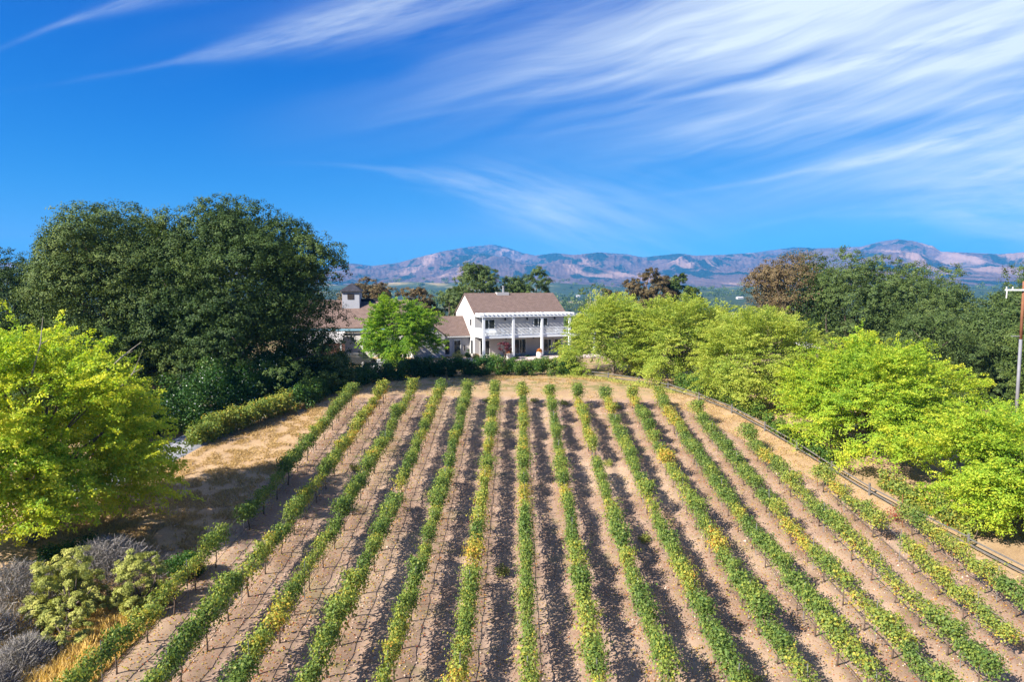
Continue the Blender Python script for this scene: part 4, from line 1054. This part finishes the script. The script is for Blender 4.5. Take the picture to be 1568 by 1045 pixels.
car = empty('parked_car', (-19.2, 84.6, gz(-19.2, 84.6) + .05), R(-24)); tag(car, 'dark car parked behind the hedge between the oaks and the round tree', 'car')
MB().prism([(-2.2, .35), (2.2, .35), (2.25, .75), (1.3, .92), (-1.9, .95), (-2.25, .85)], -.85, .85, 'y').build('body', paint, car)
MB().prism([(-1.75, .953), (1.2, .923), (.5, 1.42), (-1.2, 1.45)], -.72, .72, 'y').build('cabin', paint, car)
MB().prism([(1.16, .96), (1.235, .96), (.545, 1.40), (.47, 1.40)], -.66, .66, 'y').build('windscreen', glass, car)
for s_ in (-1, 1):
    MB().prism([(-1.5, 1.0), (.95, .99), (.42, 1.38), (-1.1, 1.39)], s_ * .722, s_ * .735, 'y').build('side_window', glass, car)
    MB().box(2.16, 2.27, s_ * .6 - .15, s_ * .6 + .15, .6, .72).build('headlight', frame_m, car)
    for xw in (-1.4, 1.4):
        wh = MB().tube([(xw, s_ * .68, .33), (xw, s_ * .87, .33)], .33, 18).build('wheel', tyre, car); MB().tube([(xw, s_ * .872, .33), (xw, s_ * .885, .33)], .2, 14).build('rim', steel, wh)

# ------------------------------------------------------------------ utility pole, posts, shed
px0, py0 = 45.6, 61.0; pz0 = gz(px0, py0)
up_ = empty('utility_pole', (px0, py0, pz0)); tag(up_, 'utility pole with brown upper half and grey sleeve below, at the right edge', 'utility pole')
brownw = plain('creosoted_pole_wood', (.20, .085, .045), .85, .25, 4)
TH = 10.55 - pz0
MB().tube([(0, 0, TH - 5.2), (0, 0, TH)], [.125, .11], 12).build('pole', brownw, up_, smooth=True)
MB().tube([(0, 0, -.5), (0, 0, TH - 5.2)], [.145, .13], 12).build('sleeve', plain('grey_metal_sleeve', (.20, .20, .225), .7, .2, 2, .2), up_, smooth=True)
MB().box(-1.75, 1.75, -.22, -.12, TH - .85, TH - .72).build('crossarm', wood_white, up_)
for x in (-1.65, -1.1, 1.1, 1.65): MB().lathe(x, -.17, [(.03, TH - .72), (.06, TH - .66), (.035, TH - .62), (.06, TH - .58), (.03, TH - .5)], 10).build('insulator', ceramic, up_)
MB().tube([(-1.6, -.17, TH - .87), (-1.62, -.17, TH - 1.5)], .05, 6).build('fuse', ceramic, up_)
MB().lathe(.42, -.12, [(.28, TH - 2.6), (.30, TH - 2.55), (.30, TH - 1.75), (.2, TH - 1.65), (.05, TH - 1.62)], 16).build('transformer', plain('light_grey_enamel', (.62, .64, .68), .4, .05, 2), up_)
MB().box(-.9, -.1, -.06, .0, TH - 4.95, TH - 4.88).build('bracket', steel, up_)
for k, (dx_, zz_) in enumerate(((-1.65, -.5), (-1.1, -.5), (1.65, -.5))):
    pts = [(px0 + dx_ + s_ * (8 + dx_ * .2) * 6.5, py0 - .17 + s_ * 95, 10.55 + zz_ - 9 * 4 * s_ * (1 - s_) * .25 - s_ * 6) for s_ in np.linspace(0, 1, 14)]
    tag(MB().tube(pts, .02, 4).build('power_line', hose), ('power line running back from the outer left insulator of the pole', 'power line running back from the inner left insulator of the pole', 'power line running back from the outer right insulator of the pole')[k], 'power line', 'power lines')
pp = empty('wooden_post', (33.6, 50.2, gz(33.6, 50.2))); tag(pp, 'thick tan wooden post standing between the two nearest fence trees', 'post')
MB().box(-.13, .13, -.13, .13, -.3, 4.6).build('shaft', plain('tan_timber', (.50, .34, .22), .85, .15, 3), pp)
MB().box(-.16, .16, -.16, .16, 4.6, 4.66).box(-.15, .15, -.17, -.13, 2.0, 2.3).build('cap', wood_grey, pp)
sd = empty('shed', (34.6, 79.5, gz(34.6, 79.5)), R(20)); sd.scale = (.7, .7, .97); tag(sd, 'small grey shed with white roof peeping out above the fence trees', 'shed')
MB().box(-1.2, 1.2, -1.2, 1.2, -.6, 4.2).build('wall', plain('weathered_red_grey_boards', (.20, .13, .12), .9, .2, 2), sd)
MB().add([(-1.45, -1.5, 4.2), (1.45, -1.5, 4.2), (1.45, 1.5, 4.75), (-1.45, 1.5, 4.75), (-1.45, -1.5, 4.3), (1.45, -1.5, 4.3), (1.45, 1.5, 4.85), (-1.45, 1.5, 4.85)],
         [(3, 2, 1, 0), (4, 5, 6, 7), (0, 1, 5, 4), (1, 2, 6, 5), (2, 3, 7, 6), (3, 0, 4, 7)]).build('roof', white, sd)
MB().box(-.4, .45, -1.24, -1.203, 1.9, 3.9).build('door', redw, sd)

# ------------------------------------------------------------------ valley: far houses and far woods
FH = [(885, 455, 560, 'tiny white house in the valley beyond the right end of the house roof', 9), (1132, 459, 760, 'tiny white house in the valley above the fence trees', 12), (1128, 486, 430, 'low white house in the valley half hidden by the fence trees', 12), (702, 447, 900, 'pale ranch building low on the hills behind the tree by the barn', 16)]
FP = []
for px, py, dist, l_, wd in FH:
    v = (522.5 - py) / 1045; sl2 = (-st + v * ct) / (ct + v * st); dist = 350      # walk out along the line of sight to the hillside it meets
    while dist < 3200 and CAM_Z + sl2 * dist > float(base_h((px - 784) / 1045 * dist, dist)) + 2: dist += 10
    x = (px - 784) / 1045 * dist; y = dist; z = float(base_h(x, y)); FP.append((x, y, wd))
    r = empty('far_house', (x, y, z), R(15)); tag(r, l_, 'house', 'white houses far off in the valley')
    MB().box(-wd / 2, wd / 2, -3.5, 3.5, -3, 4.2).build('wall', white, r)
    e = 4.2
    MB().prism([(-4, e), (4, e), (0, e + 2.2)], -wd / 2 - .4, wd / 2 + .4, 'x').build('roof', plain('pale_roof', (.45, .42, .40), .9, .1, 1), r)

rng = np.random.default_rng(200)
nt = 5200
ang = rng.uniform(R(-42), R(42), nt); rad = 150 * (2900 / 150) ** rng.random(nt)
fx, fy = rad * np.sin(ang), rad * np.cos(ang)
den = fbm(fx / 260, fy / 260, 3, 88); keep = (den > .36) | (rad < 300)
for hx, dist, wd in FP:
    keep &= ~((np.abs(fx - hx * fy / dist) < wd * .8 * fy / dist) & (fy < dist + 14) & (fy > dist * .8))
fx, fy, rad = fx[keep], fy[keep], rad[keep]; nt = len(fx)
fh = rng.uniform(5, 12, nt) * np.interp(rad, [150, 300, 700, 3000], [.75, .9, 1.3, 2.0]); fz_ = base_h(fx, fy)
per = 70; k = np.repeat(np.arange(nt), per)
q = unit(rng.normal(size=(nt * per, 3))); sub = unit(rng.normal(size=(nt, 7, 3))); si = rng.integers(0, 7, nt * per)
Rk = fh[k] * .58
P = np.stack([fx, fy, fz_ + fh * .45], 1)[k] + sub[k, si] * (Rk * .5)[:, None] * np.array([1, 1, .7]) + q * (Rk * .55)[:, None] * np.array([1, 1, .8]) * rng.uniform(.6, 1.05, (nt * per, 1))
T = np.clip(.42 + rng.normal(0, .34, nt)[k] + rng.normal(0, .1, nt * per), 0, 1)
tag(leaf_obj('far_woods', [leaves(P, q + rng.normal(size=P.shape) * .3 + np.array([0, 0, .3]), fh[k] * .17 * rng.uniform(.7, 1.3, nt * per), T, .8)], M_OAKL), 'woods of oaks covering the valley and low hills far behind the house', 'woods', kind='stuff')
